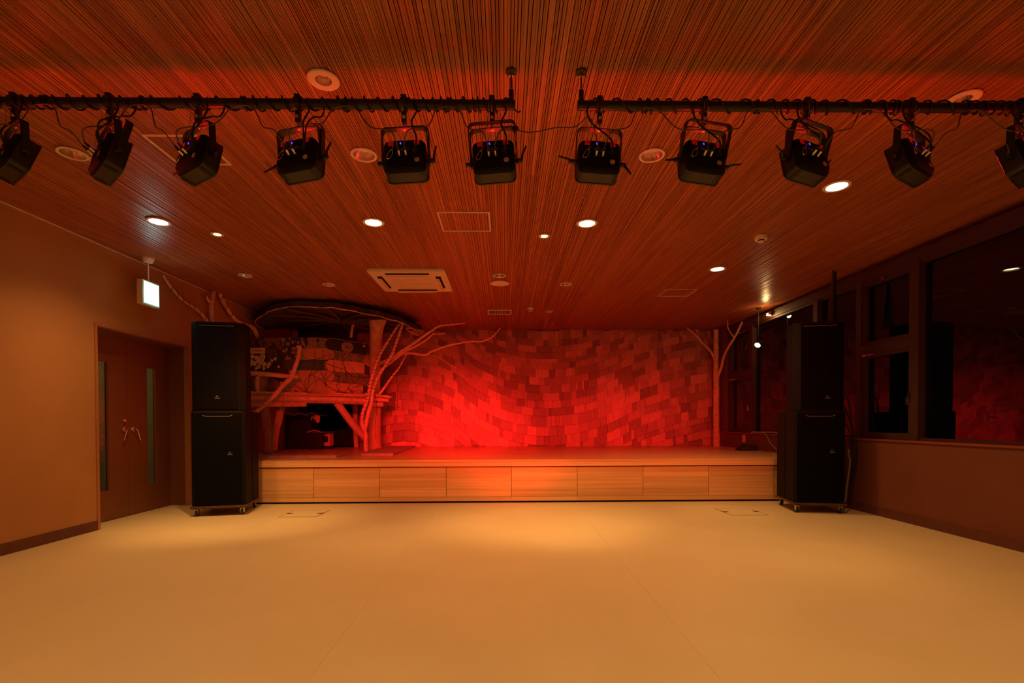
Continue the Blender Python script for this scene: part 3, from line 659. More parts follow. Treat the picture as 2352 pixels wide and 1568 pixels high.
# cables wrapped round the pipes
def wrap(x0, x1, seed, label):
    rnd = random.Random(seed); pts = []; x = x0; a = 0
    while x < x1:
        pitch = rnd.choice([.05, .09, .13, .16]); turn = rnd.choice([1, 1, 2])
        for k in range(12*turn):
            q = a+2*math.pi*k/12; rr = PR+.006+(.006*max(0, math.sin(q*.5+seed)))
            pts.append((x+pitch*k/(12*turn)*1.0, PY+rr*math.cos(q), PZ+rr*math.sin(q)))
        x += pitch
    o = MB().tube(pts, .0046, 6).build('power_cable', 'rubber', None, smooth=True); tag(o, label, 'cable', 'cables wound round the pipes')
wrap(-3.9, .02, 3, 'black power cable wound tightly round the left lighting pipe')
wrap(.46, 4.2, 8, 'black power cable wound tightly round the right lighting pipe')
ordn = ['first', 'second', 'third', 'fourth', 'fifth', 'sixth', 'seventh', 'eighth', 'ninth', 'tenth', 'eleventh']
for i in range(11):
    a, b, p = CONN[i]; x = PARS[i][0]
    s = -1 if i > 5 else 1
    pts = spline([p, p+Vector((.01*s, -.02, .05)), (x+.05*s, PY-.06, 2.66), (x+.075*s, PY-.045, 2.73), (x+.06*s, PY-.028, 2.775), (x+.05*s, PY, 2.82)], 6)
    o = MB().tube(pts, .0045, 6).build('power_cable', 'rubber', None, smooth=True); tag(o, 'black power cable drooping from the pipe to the %s stage light from the left' % ordn[i], 'cable')
    if i in (1, 2, 3, 8, 9):
        pts = spline([p+Vector((.005, 0, 0)), p+Vector((.03*s, -.03, .09)), (x+.10*s, PY-.05, 2.69), (x+.13*s, PY-.035, 2.70), (x+.14*s, PY-.01, 2.75), (x+.13*s, PY+.01, 2.82)], 6)
        o = MB().tube(pts, .004, 6).build('power_cable', 'rubber', None, smooth=True); tag(o, 'second black cable looped loosely above the %s stage light from the left' % ordn[i], 'cable')
for i in range(10):
    a = CONN[i][1]; b = CONN[i+1][0]
    if i == 5:
        mid = [a+Vector((.03, -.03, .05)), (.045, PY-.03, 2.66), (.08, PY-.03, 2.64), (.15, PY-.03, 2.63), (.28, PY-.03, 2.655), (.38, PY-.03, 2.66), b+Vector((-.05, -.03, .12))]
        tie = (.065, PY-.03, 2.65)
    else:
        xm = (a.x+b.x)/2 + .02*((i % 3)-1)
        mid = [a+Vector((.03, -.035, .05)), (a.x+(xm-a.x)*.55, PY-.07, 2.64), (xm-.06, PY-.032, 2.745), (xm, PY-.031, 2.762), (xm+.06, PY-.032, 2.745), (b.x+(xm-b.x)*.5, PY-.07, 2.63), b+Vector((-.03, -.035, .05))]
        tie = None
        if True:
            rg = MB(); ringp = [(xm, PY+(PR+.006)*math.cos(R(q)), PZ+(PR+.006)*math.sin(R(q))) for q in range(0, 361, 30)]
            rg.tube(ringp, .005, 6, cap=False)
    cab = MB().tube(spline([a]+mid+[b], 6), .0032, 6).build('signal_cable', 'greycable', None, smooth=True)
    tag(cab, 'thin grey signal cable draped between the %s and %s stage lights from the left' % (ordn[i], ordn[i+1]), 'cable')
    if tie: MB().blob(tie, .016, (1, 1, .8)).build('cable_tie', 'rubber', cab, smooth=True)
    else: rg.build('cable_tie', 'rubber', cab)

# ================================================================== LOUDSPEAKERS
JBL = textmesh('JBL', .026, mat='grey_badge', depth=.0008)
def cabinet(x, y, z, rz, w_, gw, bev, d, h, label, logo, kind='top'):
    t = thing('loudspeaker', label, 'loudspeaker', (x, y, z), R(rz), group='black loudspeaker cabinets')
    g = gw/2; hw = w_/2
    if kind == 'top': foot = [(-g, 0), (g, 0), (hw, bev), (hw*.98, d*.6), (hw*.62, d), (-hw*.62, d), (-hw*.98, d*.6), (-hw, bev)]
    else: foot = [(-g, 0), (g, 0), (hw, bev), (hw, d), (-hw, d), (-hw, bev)]
    inner = [(a*.985, b*.985+.004) for a, b in foot]
    m = MB().prism(inner, 0, .012, 'XY', taper=foot).prism(foot, .012, h-.012, 'XY').prism(foot, h-.012, h, 'XY', taper=inner)
    fixn(m.build('cabinet', 'blackmatt', t))
    gh = MB().prism(rrect(gw-.012, h-.05, .012, cy=h/2), -.008, 0, 'XZ'); gh.build('grille', 'grille', t)
    MB().box(-g+.02, g-.02, -.010, -.008, h-.034, h-.031).box(-g+.02, g-.02, -.010, -.008, .034, .037).build('grille_edge', 'blackmatt', t)
    if kind == 'top':
        for k in range(26): MB().box(-g+.03+k*(gw-.06)/26, -g+.03+(k+.5)*(gw-.06)/26, -.0095, -.008, h-.05, h-.043).build('grille_tooth', 'lettering', t)
    else:
        MB().prism([(-.16, h-.045), (-.13, h-.062), (.13, h-.062), (.16, h-.045), (.155, h-.043), (.128, h-.058), (-.128, h-.058), (-.155, h-.043)], -.010, -.008, 'XZ').build('badge_line', 'lettering', t)
    lx, lz = logo
    MB().box(lx-.028, lx+.028, -.012, -.008, lz-.02, lz-.014).build('badge_bar', 'grey_badge', t)
    place(JBL, 'lettering', t, Matrix.Translation((lx, -.0095, lz+.004)) @ Matrix.Rotation(R(90), 4, 'X'))
    return t
def dolly(x, y, rz, w_, d, label):
    t = thing('speaker_dolly', label, 'dolly', (x, y, 0), R(rz))
    MB().box(-w_/2, w_/2, 0, d, .098, .122).box(-w_/2, w_/2, .02, .06, .088, .098).build('dolly_board', 'dolly', t)
    for sx in (-1, 1):
        for yy in (.055, d-.055):
            cx = sx*(w_/2-.055)
            c = MB().box(cx-.03, cx+.03, yy-.03, yy+.03, .092, .098).box(cx-.019, cx-.015, yy-.025, yy+.02, .03, .094).box(cx+.015, cx+.019, yy-.025, yy+.02, .03, .094)
            c.prism([(yy-.05, .086), (yy-.012, .050), (yy-.004, .062), (yy-.04, .094)], cx-.012, cx+.012, 'YZ')
            c = c.build('caster', 'steel', t)
            MB().cyl((cx-.013, yy, .0365), (cx+.013, yy, .0365), .0365, n=20).build('wheel', 'rubber', c, smooth=True)
def stack(cx, cy, rz, px_, wf, lab, side, d):
    A = Matrix.Translation((cx, cy, 0)) @ Matrix.Rotation(R(rz), 4, 'Z')
    dolly(cx, cy, rz, .60*wf, d+.04, 'dark wheeled board under the %s loudspeaker stack' % side)
    z1 = at(px_, 944, Y=cy).z; z2 = at(px_, 738, Y=cy).z
    q = A @ Vector((0, .015, 0)); cabinet(q.x, q.y, .122, rz, .575*wf, .52*wf, .02, d*.5, z1-.122, 'large black subwoofer at the front bottom of the %s stack' % side, (.13, .62), 'sub')
    q = A @ Vector((0, .03+d*.5, 0)); cabinet(q.x, q.y, .122, rz, .575*wf, .52*wf, .02, d*.48, z1-.126, 'black subwoofer standing behind the front one in the %s stack' % side, (.13, .62), 'sub')
    q = A @ Vector((0, .02, 0)); cabinet(q.x, q.y, z1, rz, .58*wf, .44*wf, .06, .46, z2-z1, 'tall black full-range loudspeaker on top of the %s stack' % side, (lab, .17), 'top')
stack(-3.38, 5.80, 12, 505, 1, .0, 'left', .56)
stack(3.735, 5.72, -11, 1878, .965, .08, 'right', .58)

# ================================================================== TREEHOUSE
def P(x, y, Y):
    if 8.65 <= Y <= 9.22 and x < 832: Y -= (832-x)/262*1.0     # the guard bows towards the hall at its left end
    return at(x, y, Y=Y)
def PT(lst, Y):
    """list of (px, py[, Y]) -> world points"""
    return [at(p[0], p[1], Y=(p[2] if len(p) > 2 else Y)) for p in lst]
def limb(pts, r0, r1, k=4, n=9, seed=0, wob=.12):
    rnd = random.Random(seed); q = spline(pts, k); m = len(q)
    return MB().tube(q, [(r0+(r1-r0)*i/(m-1))*(1+rnd.uniform(-wob, wob)) for i in range(m)], n)
YT = 9.0
th = thing('treehouse', 'rustic log treehouse with skateboard guard on the left of the stage', 'treehouse', (-2.8, 9.1, ZS))
def part(mb, name, mat, smooth=True, parent=None): return (mb.build(name, mat, parent or th, smooth=smooth, world=(parent is None)))
# main trunk from stage to roof
pts = [P(858, 1031, 9.3), P(858, 1000, 9.3), P(858, 940, 9.3), P(860, 880, 9.3), P(862, 820, 9.1), P(864, 770, 8.8), P(866, 742, 8.7), P(868, 727, 8.7)]
pts[0].z = ZS
m = MB(); q = spline(pts, 3); rr = [.165, .15, .145, .142, .142, .14, .135, .128, .118, .11, .106, .104, .103, .103, .104, .108, .115, .125, .14, .155, .17, .18] or [0, .11, .108, .106, .104, .104, .103, .103, .105, .11, .118, .13, .15, .17, .19, .2]
rnd = random.Random(4)
m.tube(q, [rr[min(i, len(rr)-1)]*rnd.uniform(.97, 1.03) for i in range(len(q))], 14); part(m, 'main_post', 'log')
# V shaped logs at the left wall
part(limb([Vector((-3.99, 8.32, ZS)), P(617, 1000, 8.35), P(611, 965, 8.45), P(606, 920, 8.45)], .085, .078, seed=2), 'forked_log', 'log')
part(limb([Vector((-3.93, 8.34, ZS+.04)), P(630, 1000, 8.36), P(639, 965, 8.46), P(649, 918, 8.5)], .070, .062, seed=5), 'forked_log', 'log')
# beams
part(limb([P(560, 913, YT-.05), P(650, 915, YT-.05), P(760, 917, YT-.05), P(850, 921, YT)], .085, .075, seed=7, wob=.05), 'front_beam', 'log')
part(limb([P(560, 927, YT-.1), P(630, 928, YT-.1), P(703, 928, YT-.1)], .05, .045, seed=8, wob=.05), 'cross_beam', 'log')
part(limb([P(838, 905, YT-.1), P(870, 908, YT-.1), P(899, 912, YT-.1)], .032, .022, seed=9), 'floor_pole', 'branch')
part(limb([P(845, 914, YT), P(870, 917, YT), P(893, 919, YT)], .045, .035, seed=10), 'floor_pole', 'branch')
part(limb([P(832, 921, YT+.1), P(856, 927, YT+.1), P(880, 928, YT+.1)], .07, .05, seed=11), 'floor_pole', 'log')
part(limb([P(768, 916, YT), P(790, 947, YT+.05), P(815, 980, YT+.1), P(843, 1010, YT+.2)], .07, .065, seed=12, wob=.06), 'diagonal_brace', 'log')
part(limb([P(815, 922, 9.85), P(816, 975, 9.85), P(819, 1027, 9.85)], .05, .05, seed=13, wob=.05), 'rear_post', 'log')
# floor boards of the deck
a, b = P(576, 903, YT), P(842, 906, YT)
for k in range(9):
    y0 = -.06+k*.115
    MB().prism([(a.x, a.y+y0), (b.x+.2, b.y+y0), (b.x+.2, b.y+y0+.11), (a.x, a.y+y0+.11)], a.z-.02, a.z+.002, 'XY').build('deck_board', 'log', th, world=True)
for (x0, x1, yy) in ((566, 640, 901), (636, 690, 902), (688, 735, 904), (733, 790, 904), (788, 842, 906)):
    p0, p1 = P(x0, yy, YT-.10), P(x1, yy+.6, YT-.10)
    part(limb([p0, (p0+p1)/2, p1], .020, .016, k=2, seed=x0, wob=.25), 'edge_strip', 'branch')
# guard backing and boards of the curved right end
def slab(p0, p1, h, th_, rl, rr_, extra=None):
    """board between two 3-D end points, height h, rounded ends if asked"""
    u = (p1-p0); Ln = u.length; u.normalize(); v = Vector((0, 0, 1)); v = (v-v.dot(u)*u).normalized(); n = v.cross(u)
    T = Matrix(((u.x, n.x, v.x, p0.x), (u.y, n.y, v.y, p0.y), (u.z, n.z, v.z, p0.z), (0, 0, 0, 1)))
    o = []; r = h/2; el = r*1.0
    if rr_: o += [(Ln-el+el*math.sin(R(a)), -r*math.cos(R(a))) for a in range(0, 181, 15)]
    else: o += [(Ln, -r), (Ln, r)]
    if rl: o += [(el-el*math.sin(R(a)), r*math.cos(R(a))) for a in range(0, 181, 15)]
    else: o += [(0, r), (0, -r)]
    return MB().prism(o, -th_/2, th_/2, 'XZ', T), T, Ln
m, T, Ln = slab(P(582, 843, YT+.09), P(836, 843, YT+.09), .95, .02, 0, 0); fixn(m.build('guard_back', 'darkwood', th, world=True))
BM = {
 'darkred': printed('board_dark_red', (.16, .05, .03), (.02, .01, .01), 'splat', 7),
 'creamblue': printed('board_cream_and_navy', (.32, .19, .10), (.02, .02, .07), 'vor', 15),
 'mottled': printed('board_mottled_tan', (.34, .20, .10), (.20, .12, .07), 'splat', 26),
 'navy': printed('board_navy_print', (.03, .03, .09), (.25, .17, .11), 'vor', 12),
 'blackdeck': plain('board_black', (.012, .014, .008), .45),
 'tan': plain('board_plain_tan', (.50, .26, .12), .5, var=.12, scale=6),
 'bright': plain('board_plain_orange', (.62, .30, .13), .5, var=.1, scale=6),
 'camo': printed('board_green_camouflage', (.14, .12, .04), (.33, .15, .06), 'splat', 9),
 'teal': plain('board_dull_teal', (.05, .085, .07), .5, var=.1),
 'olive': plain('board_olive', (.16, .12, .05), .5, var=.1),
 'brown': plain('board_dark_brown', (.10, .05, .03), .5),
 'redprint': printed('board_red_and_black', (.28, .06, .03), (.02, .01, .01), 'splat', 6)}
def board(name, mat, p0, p1, rl, rr_, label, h=.205, group='skateboard decks on the treehouse guard'):
    m, T, Ln = slab(p0, p1, h*(p0.y+p1.y)/18, .012, rl, rr_)
    o = fixn(m.build(name, BM[mat])); tag(o, label, 'skateboard' if name == 'skateboard_deck' else 'board', group)
    return o, T, Ln
Z1, Z2 = YT+.045, YT+.028
bl = [
 ('skateboard_deck', 'darkred', (594, 790), (650, 788), Z1, 0, 0, 'dark red deck with black print at the left end of the top row'),
 ('skateboard_deck', 'creamblue', (646, 788), (707, 788), Z1, 0, 0, 'cream deck with navy squares in the top row of the guard'),
 ('skateboard_deck', 'mottled', (706, 788), (730, 788), Z1, 0, 0, 'mottled tan deck piece in the middle of the top row'),
 ('skateboard_deck', 'navy', (727, 788), (752, 789), Z1-.002, 0, 0, 'short navy patterned deck piece left of the black emblem deck'),
 ('skateboard_deck', 'creamblue', (645, 813), (697, 813), Z1, 0, 0, 'cream patterned deck at the left end of the second row'),
 ('skateboard_deck', 'tan', (684, 813), (767, 813), Z2, 0, 1, 'plain tan deck with rounded right end in the second row'),
 ('skateboard_deck', 'camo', (766, 815), (838, 822), Z1, 0, 0, 'green camouflage deck under the black emblem deck'),
 ('skateboard_deck', 'teal', (653, 838), (760, 838), Z1, 1, 0, 'dull teal deck with rounded left end in the middle row'),
 ('skateboard_deck', 'bright', (745, 838), (837, 846), Z2, 1, 0, 'plain orange deck with rounded left end and small print in the middle row'),
 ('skateboard_deck', 'tan', (664, 863), (768, 863), Z2, 0, 1, 'plain tan deck with rounded right end in the fourth row'),
 ('skateboard_deck', 'olive', (764, 864), (848, 872), Z1, 0, 1, 'olive deck with rounded right end in the fourth row'),
 ('skateboard_deck', 'tan', (640, 889), (752, 889), Z1, 0, 0, 'tan deck with printed marks at the left of the bottom row'),
 ('skateboard_deck', 'bright', (750, 889), (834, 895), Z1, 0, 0, 'plain orange deck at the right of the bottom row, crossed by wires')]
for nm, mt, a, b, Y, rl, r2, lab in bl:
    o, T, Ln = board(nm, mt, P(a[0], a[1], Y), P(b[0], b[1], Y), rl, r2, lab)
    if 'small print' in lab:
        MB().blob((Ln*.80, -.008, -.05), .03, (1.2, .05, .9)).build('printed_figure', 'petal', o).matrix_local = T
    if 'printed marks' in lab:
        rnd = random.Random(3)
        for k in range(14):
            x0 = rnd.uniform(.08, .34); z0 = rnd.uniform(-.08, .08); MB().prism([(x0, z0), (x0+.035, z0-.022), (x0+.04, z0-.014), (x0+.006, z0+.006)], -.0068, -.006, 'XZ', T).build('printed_mark', 'dark', o)
# black emblem deck
o, T, Ln = board('skateboard_deck', 'blackdeck', P(746, 788, Z2-.02), P(842, 803, Z2-.02), 1, 0, 'black deck with a pale ringed emblem and star at the top right', h=.215)
rim = [(Ln, -.1075)]+[(.1075-.1075*math.sin(R(180-a)), -.1075*math.cos(R(180-a))*-1 if False else .1075*math.cos(R(180-a))) for a in range(0, 181, 15)]+[(Ln, .1075)]
MB().tube([T @ Vector((a, -.006, b)) for a, b in rim], .003, 5).build('rim_line', 'card', o)
em = MB(); cx, cz = Ln*.53, -.01
for r_ in (.085, .065, .045, .026):
    em.lathe([(r_-.0045, 0), (r_+.0035, 0), (r_+.0035, .0012), (r_-.0045, .0012)], 28, T=T @ Matrix.Translation((cx, -.0062, cz)) @ Matrix.Rotation(R(90), 4, 'X'))
for k in range(30):
    a = R(k*12); em.box(.092, .103, -.0072, -.006, -.003, .003, T @ Matrix.Translation((cx, 0, cz)) @ Matrix.Rotation(a, 4, 'Y')) if abs(.1*math.sin(a)) < .088 else None
em.build('emblem', 'card', o)
star = [((.033 if k % 2 == 0 else .013)*math.sin(R(36*k)), (.033 if k % 2 == 0 else .013)*math.cos(R(36*k))) for k in range(10)]
MB().prism([(Ln-.05+a, .06+b) for a, b in star], -.0075, -.006, 'XZ', T).build('star', 'card', o)
# boards turning away round the right end
for mt, a, b, rl, lab in (('redprint', (838, 802, YT+.03), (866, 818, YT+.36), 0, 'red and black printed deck turning away round the top right end'),
  ('bright', (838, 823, YT+.03), (868, 840, YT+.36), 0, 'plain orange deck turning away below the red printed one'),
  ('brown', (834, 848, YT+.02), (864, 862, YT+.36), 1, 'dark brown deck with rounded left end turning away at the right end'),
  ('bright', (838, 872, YT+.05), (862, 882, YT+.36), 0, 'orange deck turning away in the fourth row at the right end'),
  ('darkred', (834, 895, YT+.05), (862, 903, YT+.34), 1, 'dark red deck turning away at the bottom right end')):
    board('skateboard_deck', mt, P(*a), P(*b), rl, 0, lab)
for mt, a, b, h, lab in (('brown', (606, 815), (636, 813), .19, 'dark brown board between the flowers and the patterned deck'), ('darkred', (594, 885), (650, 886), .24, 'dark red board at the bottom left behind the plant pot'), ('blackdeck', (634, 822), (648, 822), .33, 'narrow black upright board left of the second row')):
    board('guard_board', mt, P(*a, Z1), P(*b, Z1), 0, 0, lab, h=h, group='plain boards of the treehouse guard')
# rails and sticks in front of the guard
YF = YT-.16
part(limb([P(560, 856, YF), P(600, 858, YF), P(640, 862, YF), P(684, 866, YF)], .038, .040, seed=21, wob=.08), 'hand_rail', 'branch')
part(limb([P(600, 860, YF), P(592, 866, YF-.01), P(590, 880, YF), P(593, 903, YF)], .032, .028, seed=22), 'rail_support', 'branch')
part(limb([P(671, 863, YF-.03), P(677, 845, YF-.05), P(684, 825, YF-.05), P(688, 803, YF-.05), P(689, 794, YF-.05)], .036, .030, seed=23), 'forked_stick', 'branch')
part(limb([P(687, 806, YF-.05), P(686, 800, YF-.05), P(684, 793, YF-.05)], .028, .028, k=2, seed=24), 'forked_stick', 'branch')
part(limb([P(668, 868, YF-.06), P(650, 885, YF-.10), P(628, 910, YF-.14), P(586, 948, YF-.18)], .038, .034, seed=25), 'diagonal_stick', 'branch')
part(limb([P(806, 776, YT+.1), P(808, 760, YT+.1), P(812, 742, YT+.1)], .028, .024, k=3, seed=26), 'upright_stick', 'branch')
# posts and shelves inside
for (x, y0, y1, r, Y) in ((603, 724, 905, .085, 9.6), (676, 722, 790, .07, 9.75)):
    part(limb([P(x, y1, Y), P(x, (y0+y1)/2, Y), P(x, y0, Y)], r, r*.95, seed=int(x), wob=.04), 'inner_post', 'log')
for y in (750, 762): MB().box(P(690, 0, 9.9).x, P(840, 0, 9.9).x, 9.88, 9.95, P(0, y, 9.9).z-.02, P(0, y, 9.9).z+.01).build('inner_shelf', 'darkwood', th, world=True)
for x in (692, 730, 768, 806): MB().box(P(x, 0, 9.93).x, P(x, 0, 9.93).x+.06, 9.92, 9.97, P(0, 790, 9.9).z, ZC-.05).build('inner_stud', 'darkwood', th, world=True)
# roof: shallow bark cone with ragged rim
rnd = random.Random(12); n = 56; CX, CY, RR = -2.90, 8.75, 1.36
vs = []; rim_t = []; rim_b = []
for k in range(n):
    a = 2*math.pi*k/n; r = RR*(1+.03*math.sin(3*a+1)+.018*math.sin(9*a)+rnd.uniform(-.012, .012)); 
    x = max(XL+.02, CX+r*math.cos(a)); y = min(9.96, CY+r*math.sin(a)); z = 2.70+.13*max(0, -math.sin(a))**1.5+.20*max(0, min(1, math.sin(a)*1.6+.2))+rnd.uniform(-.008, .008)
    rim_b.append((x, y, z)); rim_t.append((CX+(x-CX)*.98, CY+(y-CY)*.98, min(2.963, z+.085)))
def ring_mix(ring, t, z): return [(CX+(x-CX)*t, CY+(y-CY)*t, min(2.958, zz+(z-zz)*min(1, (1-t)*3.5))+.3*rnd.uniform(-.008, .008)) for x, y, zz in ring]
top = [rim_t, ring_mix(rim_t, .8, 2.95), ring_mix(rim_t, .3, 2.955)]
bot = [rim_b, ring_mix(rim_b, .8, 2.92), ring_mix(rim_b, .3, 2.935)]
vs = sum(top, [])+sum(bot, []) ; fs = []
for L_ in (0, 1):
    for k in range(n):
        j = (k+1) % n; fs.append((L_*n+k, L_*n+j, (L_+1)*n+j, (L_+1)*n+k)); o_ = 3*n; fs.append((o_+L_*n+k, o_+(L_+1)*n+k, o_+(L_+1)*n+j, o_+L_*n+j))
for k in range(n): j = (k+1) % n; fs.append((k, 3*n+k, 3*n+j, j))
fs.append(tuple(2*n+k for k in range(n))); fs.append(tuple(5*n+k for k in reversed(range(n))))
fixn(MB().add(vs, fs).build('bark_roof', 'bark', th, world=True))
MB().tube([Vector(p)+Vector((0, 0, -.004)) for p in rim_b[n//2-3:]+rim_b[:3]], [.008*rnd.uniform(.5, 1.5) for _ in range(len(rim_b[n//2-3:])+3)], 6).build('roof_rim_twig', 'log', th, world=True)
for k in range(12):
    a = 2*math.pi*k/12+.15; ex = max(XL+.06, CX+RR*.93*math.cos(a)); ey = min(9.9, CY+RR*.93*math.sin(a))
    part(limb([Vector((CX, CY, 2.90)), Vector(((CX+ex)/2, (CY+ey)/2, 2.89)), Vector((ex, ey, 2.88 if math.sin(a) > -.3 else 2.85))], .03, .022, k=3, n=6, seed=k), 'rafter', 'darkwood')
# small cage lamp under the right roof edge
t = thing('basket_lamp', 'small slatted basket under the right edge of the treehouse roof', 'basket', tuple(P(945, 755, 8.9)))
pts = [(-.10+.10*math.cos(R(a)), 0, .07*math.sin(R(a))) for a in range(180, 361, 20)]
for k in range(4): MB().tube([(x+.1+.03*k, y+.04*k, z-.015*k+.02) for x, y, z in pts], .009, 6).build('basket_rib', 'log', t, smooth=True)
MB().tube([(-.1, 0, .02), (.0, .06, .01), (.2, .12, -.025)], .010, 6).build('basket_rim', 'log', t, smooth=True)

# ---------------- branches
def tree(name, label, limbs, cat='branch', mat='branch', base=(0, 0, 0), pn='branch'):
    t = thing(name, label, cat, base)
    for i, (pts, r0, r1) in enumerate(limbs): limb(pts, r0, r1, seed=i+len(label), wob=.10).build(pn if i else ('trunk' if cat == 'tree' else pn), mat, t, smooth=True, world=True)
    return t
YB1 = 8.72
b0 = Vector(at(841, 1031, Y=YB1)); b0.z = ZS
tree('forked_branch', 'pale forked branch wound with black wire in front of the main post', [
 ([b0, P(840, 1010, YB1), P(839, 993, YB1), P(832, 976, YB1), P(833, 949, YB1), P(843, 920, YB1), P(848, 896, YB1), P(855, 864, YB1), P(872, 816, YB1), P(891, 784, YB1), P(913, 750, YB1), P(928, 735, YB1)], .040, .020),
 ([P(838, 990, YB1), P(845, 951, YB1), P(853, 925, YB1), P(857, 896, YB1), P(872, 859, YB1), P(899, 816, YB1), P(911, 784, YB1), P(927, 737, YB1)], .034, .024)], base=tuple(b0))
tree('wound_stick', 'shorter pale stick with black wire leaning right from the deck edge', [([P(872, 905, YB1), P(899, 867, YB1), P(918, 842, YB1), P(934, 812, YB1)], .022, .012)], base=tuple(P(872, 905, YB1)))
YL = 8.95
tree('long_branch', 'long bare branch reaching up right from the treehouse towards the ceiling', [
 ([P(862, 838, YL+.2), P(893, 826, YL), P(921, 807, YL-.1), P(946, 791, YL-.15), P(974, 771, YL-.2), P(995, 757, YL-.25), P(1011, 748, YL-.3), P(1040, 745, YL-.35), P(1068, 742, YL-.4)], .034, .010),
 ([P(862, 858, YL+.15), P(899, 831, YL), P(928, 808, YL-.1), P(955, 795, YL-.15), P(982, 778, YL-.2), P(996, 765, YL-.22)], .026, .012),
 ([P(995, 767, YL-.2), P(1008, 767, YL-.2), P(1023, 765, YL-.2)], .012, .007)], base=tuple(P(862, 838, YL+.2)))
tree('low_branch', 'thin bare branch curving right below the long one across the shingle wall', [
 ([P(920, 812, YL), P(946, 811, YL-.1), P(976, 815, YL-.2), P(991, 807, YL-.25), P(1015, 798, YL-.3), P(1040, 791, YL-.3), P(1080, 784, YL-.35), P(1107, 784, YL-.4), P(1131, 773, YL-.4), P(1150, 753, YL-.45)], .024, .008),
 ([P(980, 813, YL-.2), P(1011, 822, YL-.1), P(1030, 836, YL), P(1050, 846, YL)], .007, .004)], base=tuple(P(920, 812, YL)))
YQ = 9.78
t0 = Vector(at(1646, 1022, Y=YQ)); t0.z = ZS
tree('bare_tree', 'bare pale tree trunk with two branches at the right end of the stage', [
 ([t0, P(1645, 980, YQ), P(1645, 900, YQ), P(1645, 830, YQ), P(1645, 757, YQ)], .068, .048),
 ([P(1642, 826, YQ-.03), P(1632, 806, YQ-.05), P(1612, 786, YQ-.1), P(1598, 770, YQ-.15), P(1577, 752, YQ-.2)], .024, .013),
 ([P(1610, 782, YQ-.1), P(1603, 768, YQ-.1), P(1598, 755, YQ-.1)], .010, .006),
 ([P(1648, 866, YQ-.04), P(1656, 846, YQ-.15), P(1663, 818, YQ-.3), P(1675, 794, YQ-.5), P(1690, 770, YQ-.7), P(1705, 739, YQ-.9)], .030, .019),
 ([P(1687, 776, YQ-.65), P(1677, 762, YQ-.72), P(1672, 752, YQ-.8), P(1671, 734, YQ-.95)], .013, .007)], cat='tree', base=tuple(t0))
def W(x, y): return at(x, y, X=XL+.07)
tree('wall_branch', 'long thin branch rising left along the left wall to the exit sign', [([W(375, 632), W(391, 657), W(420, 689), W(450, 709), W(474, 735), W(500, 790)], .012, .026)], base=tuple(W(474, 735)))
tree('wall_branch', 'upright forked stick against the left wall above the speaker stack', [([W(494, 660), W(486, 690), W(485, 715), W(487, 745), W(488, 800)], .026, .03), ([W(485, 694), W(479, 690), W(474, 680)], .02, .015)], base=tuple(W(487, 745)))
tree('wall_branch', 'bent branch sloping down right from the upright stick into the treehouse', [([W(492, 661), W(501, 664), W(508, 683), W(520, 706), W(534, 726), W(548, 738), W(566, 746), W(580, 751), W(588, 765), W(596, 790)], .026, .034)], base=tuple(W(520, 706)))

# wires wound round the branches and tangled on the guard
def wind(pts, r, pitch, seed):
    q = spline(pts, 10); out = []; a = 0; rnd = random.Random(seed)
    for i in range(len(q)-1):
        d = q[i+1]-q[i]; t_ = d.normalized(); u = t_.orthogonal().normalized(); v = t_.cross(u); steps = max(2, int(d.length/.012))
        for k in range(steps): a += d.length/steps/pitch*2*math.pi*rnd.uniform(.7, 1.3); out.append(q[i]+d*k/steps+(r+.004)*(math.cos(a)*u+math.sin(a)*v))
    return out
wA = wind([P(838, 985, YB1), P(833, 949, YB1), P(843, 920, YB1), P(848, 896, YB1), P(855, 864, YB1), P(872, 816, YB1), P(891, 784, YB1), P(913, 750, YB1), P(926, 737, YB1)], .030, .07, 1)
tag(MB().tube(wA, .0035, 5).build('wire', 'rubber'), 'black wire spiralling up the left arm of the forked branch', 'wire')
wB = wind([P(857, 896, YB1), P(872, 859, YB1), P(899, 816, YB1), P(911, 784, YB1), P(926, 740, YB1)], .030, .07, 2)
tag(MB().tube(wB, .0035, 5).build('wire', 'rubber'), 'black wire spiralling up the right arm of the forked branch', 'wire')
wC = wind([P(875, 900, YB1), P(899, 867, YB1), P(918, 842, YB1), P(932, 815, YB1)], .018, .08, 3)
tag(MB().tube(wC, .0035, 5).build('wire', 'rubber'), 'black wire spiralling up the short wound stick', 'wire')
wD = wind([W(391, 657), W(420, 689), W(450, 709), W(472, 733)], .018, .12, 4)
tag(MB().tube(wD, .0032, 5).build('wire', 'rubber'), 'black wire spiralling along the long left wall branch', 'wire')
wE = wind([W(506, 678), W(520, 706), W(534, 726), W(560, 744)], .030, .16, 5)
tag(MB().tube(wE, .0035, 5).build('wire', 'rubber'), 'black wire wound round the bent branch by the left wall', 'wire')
YW = YT-.03
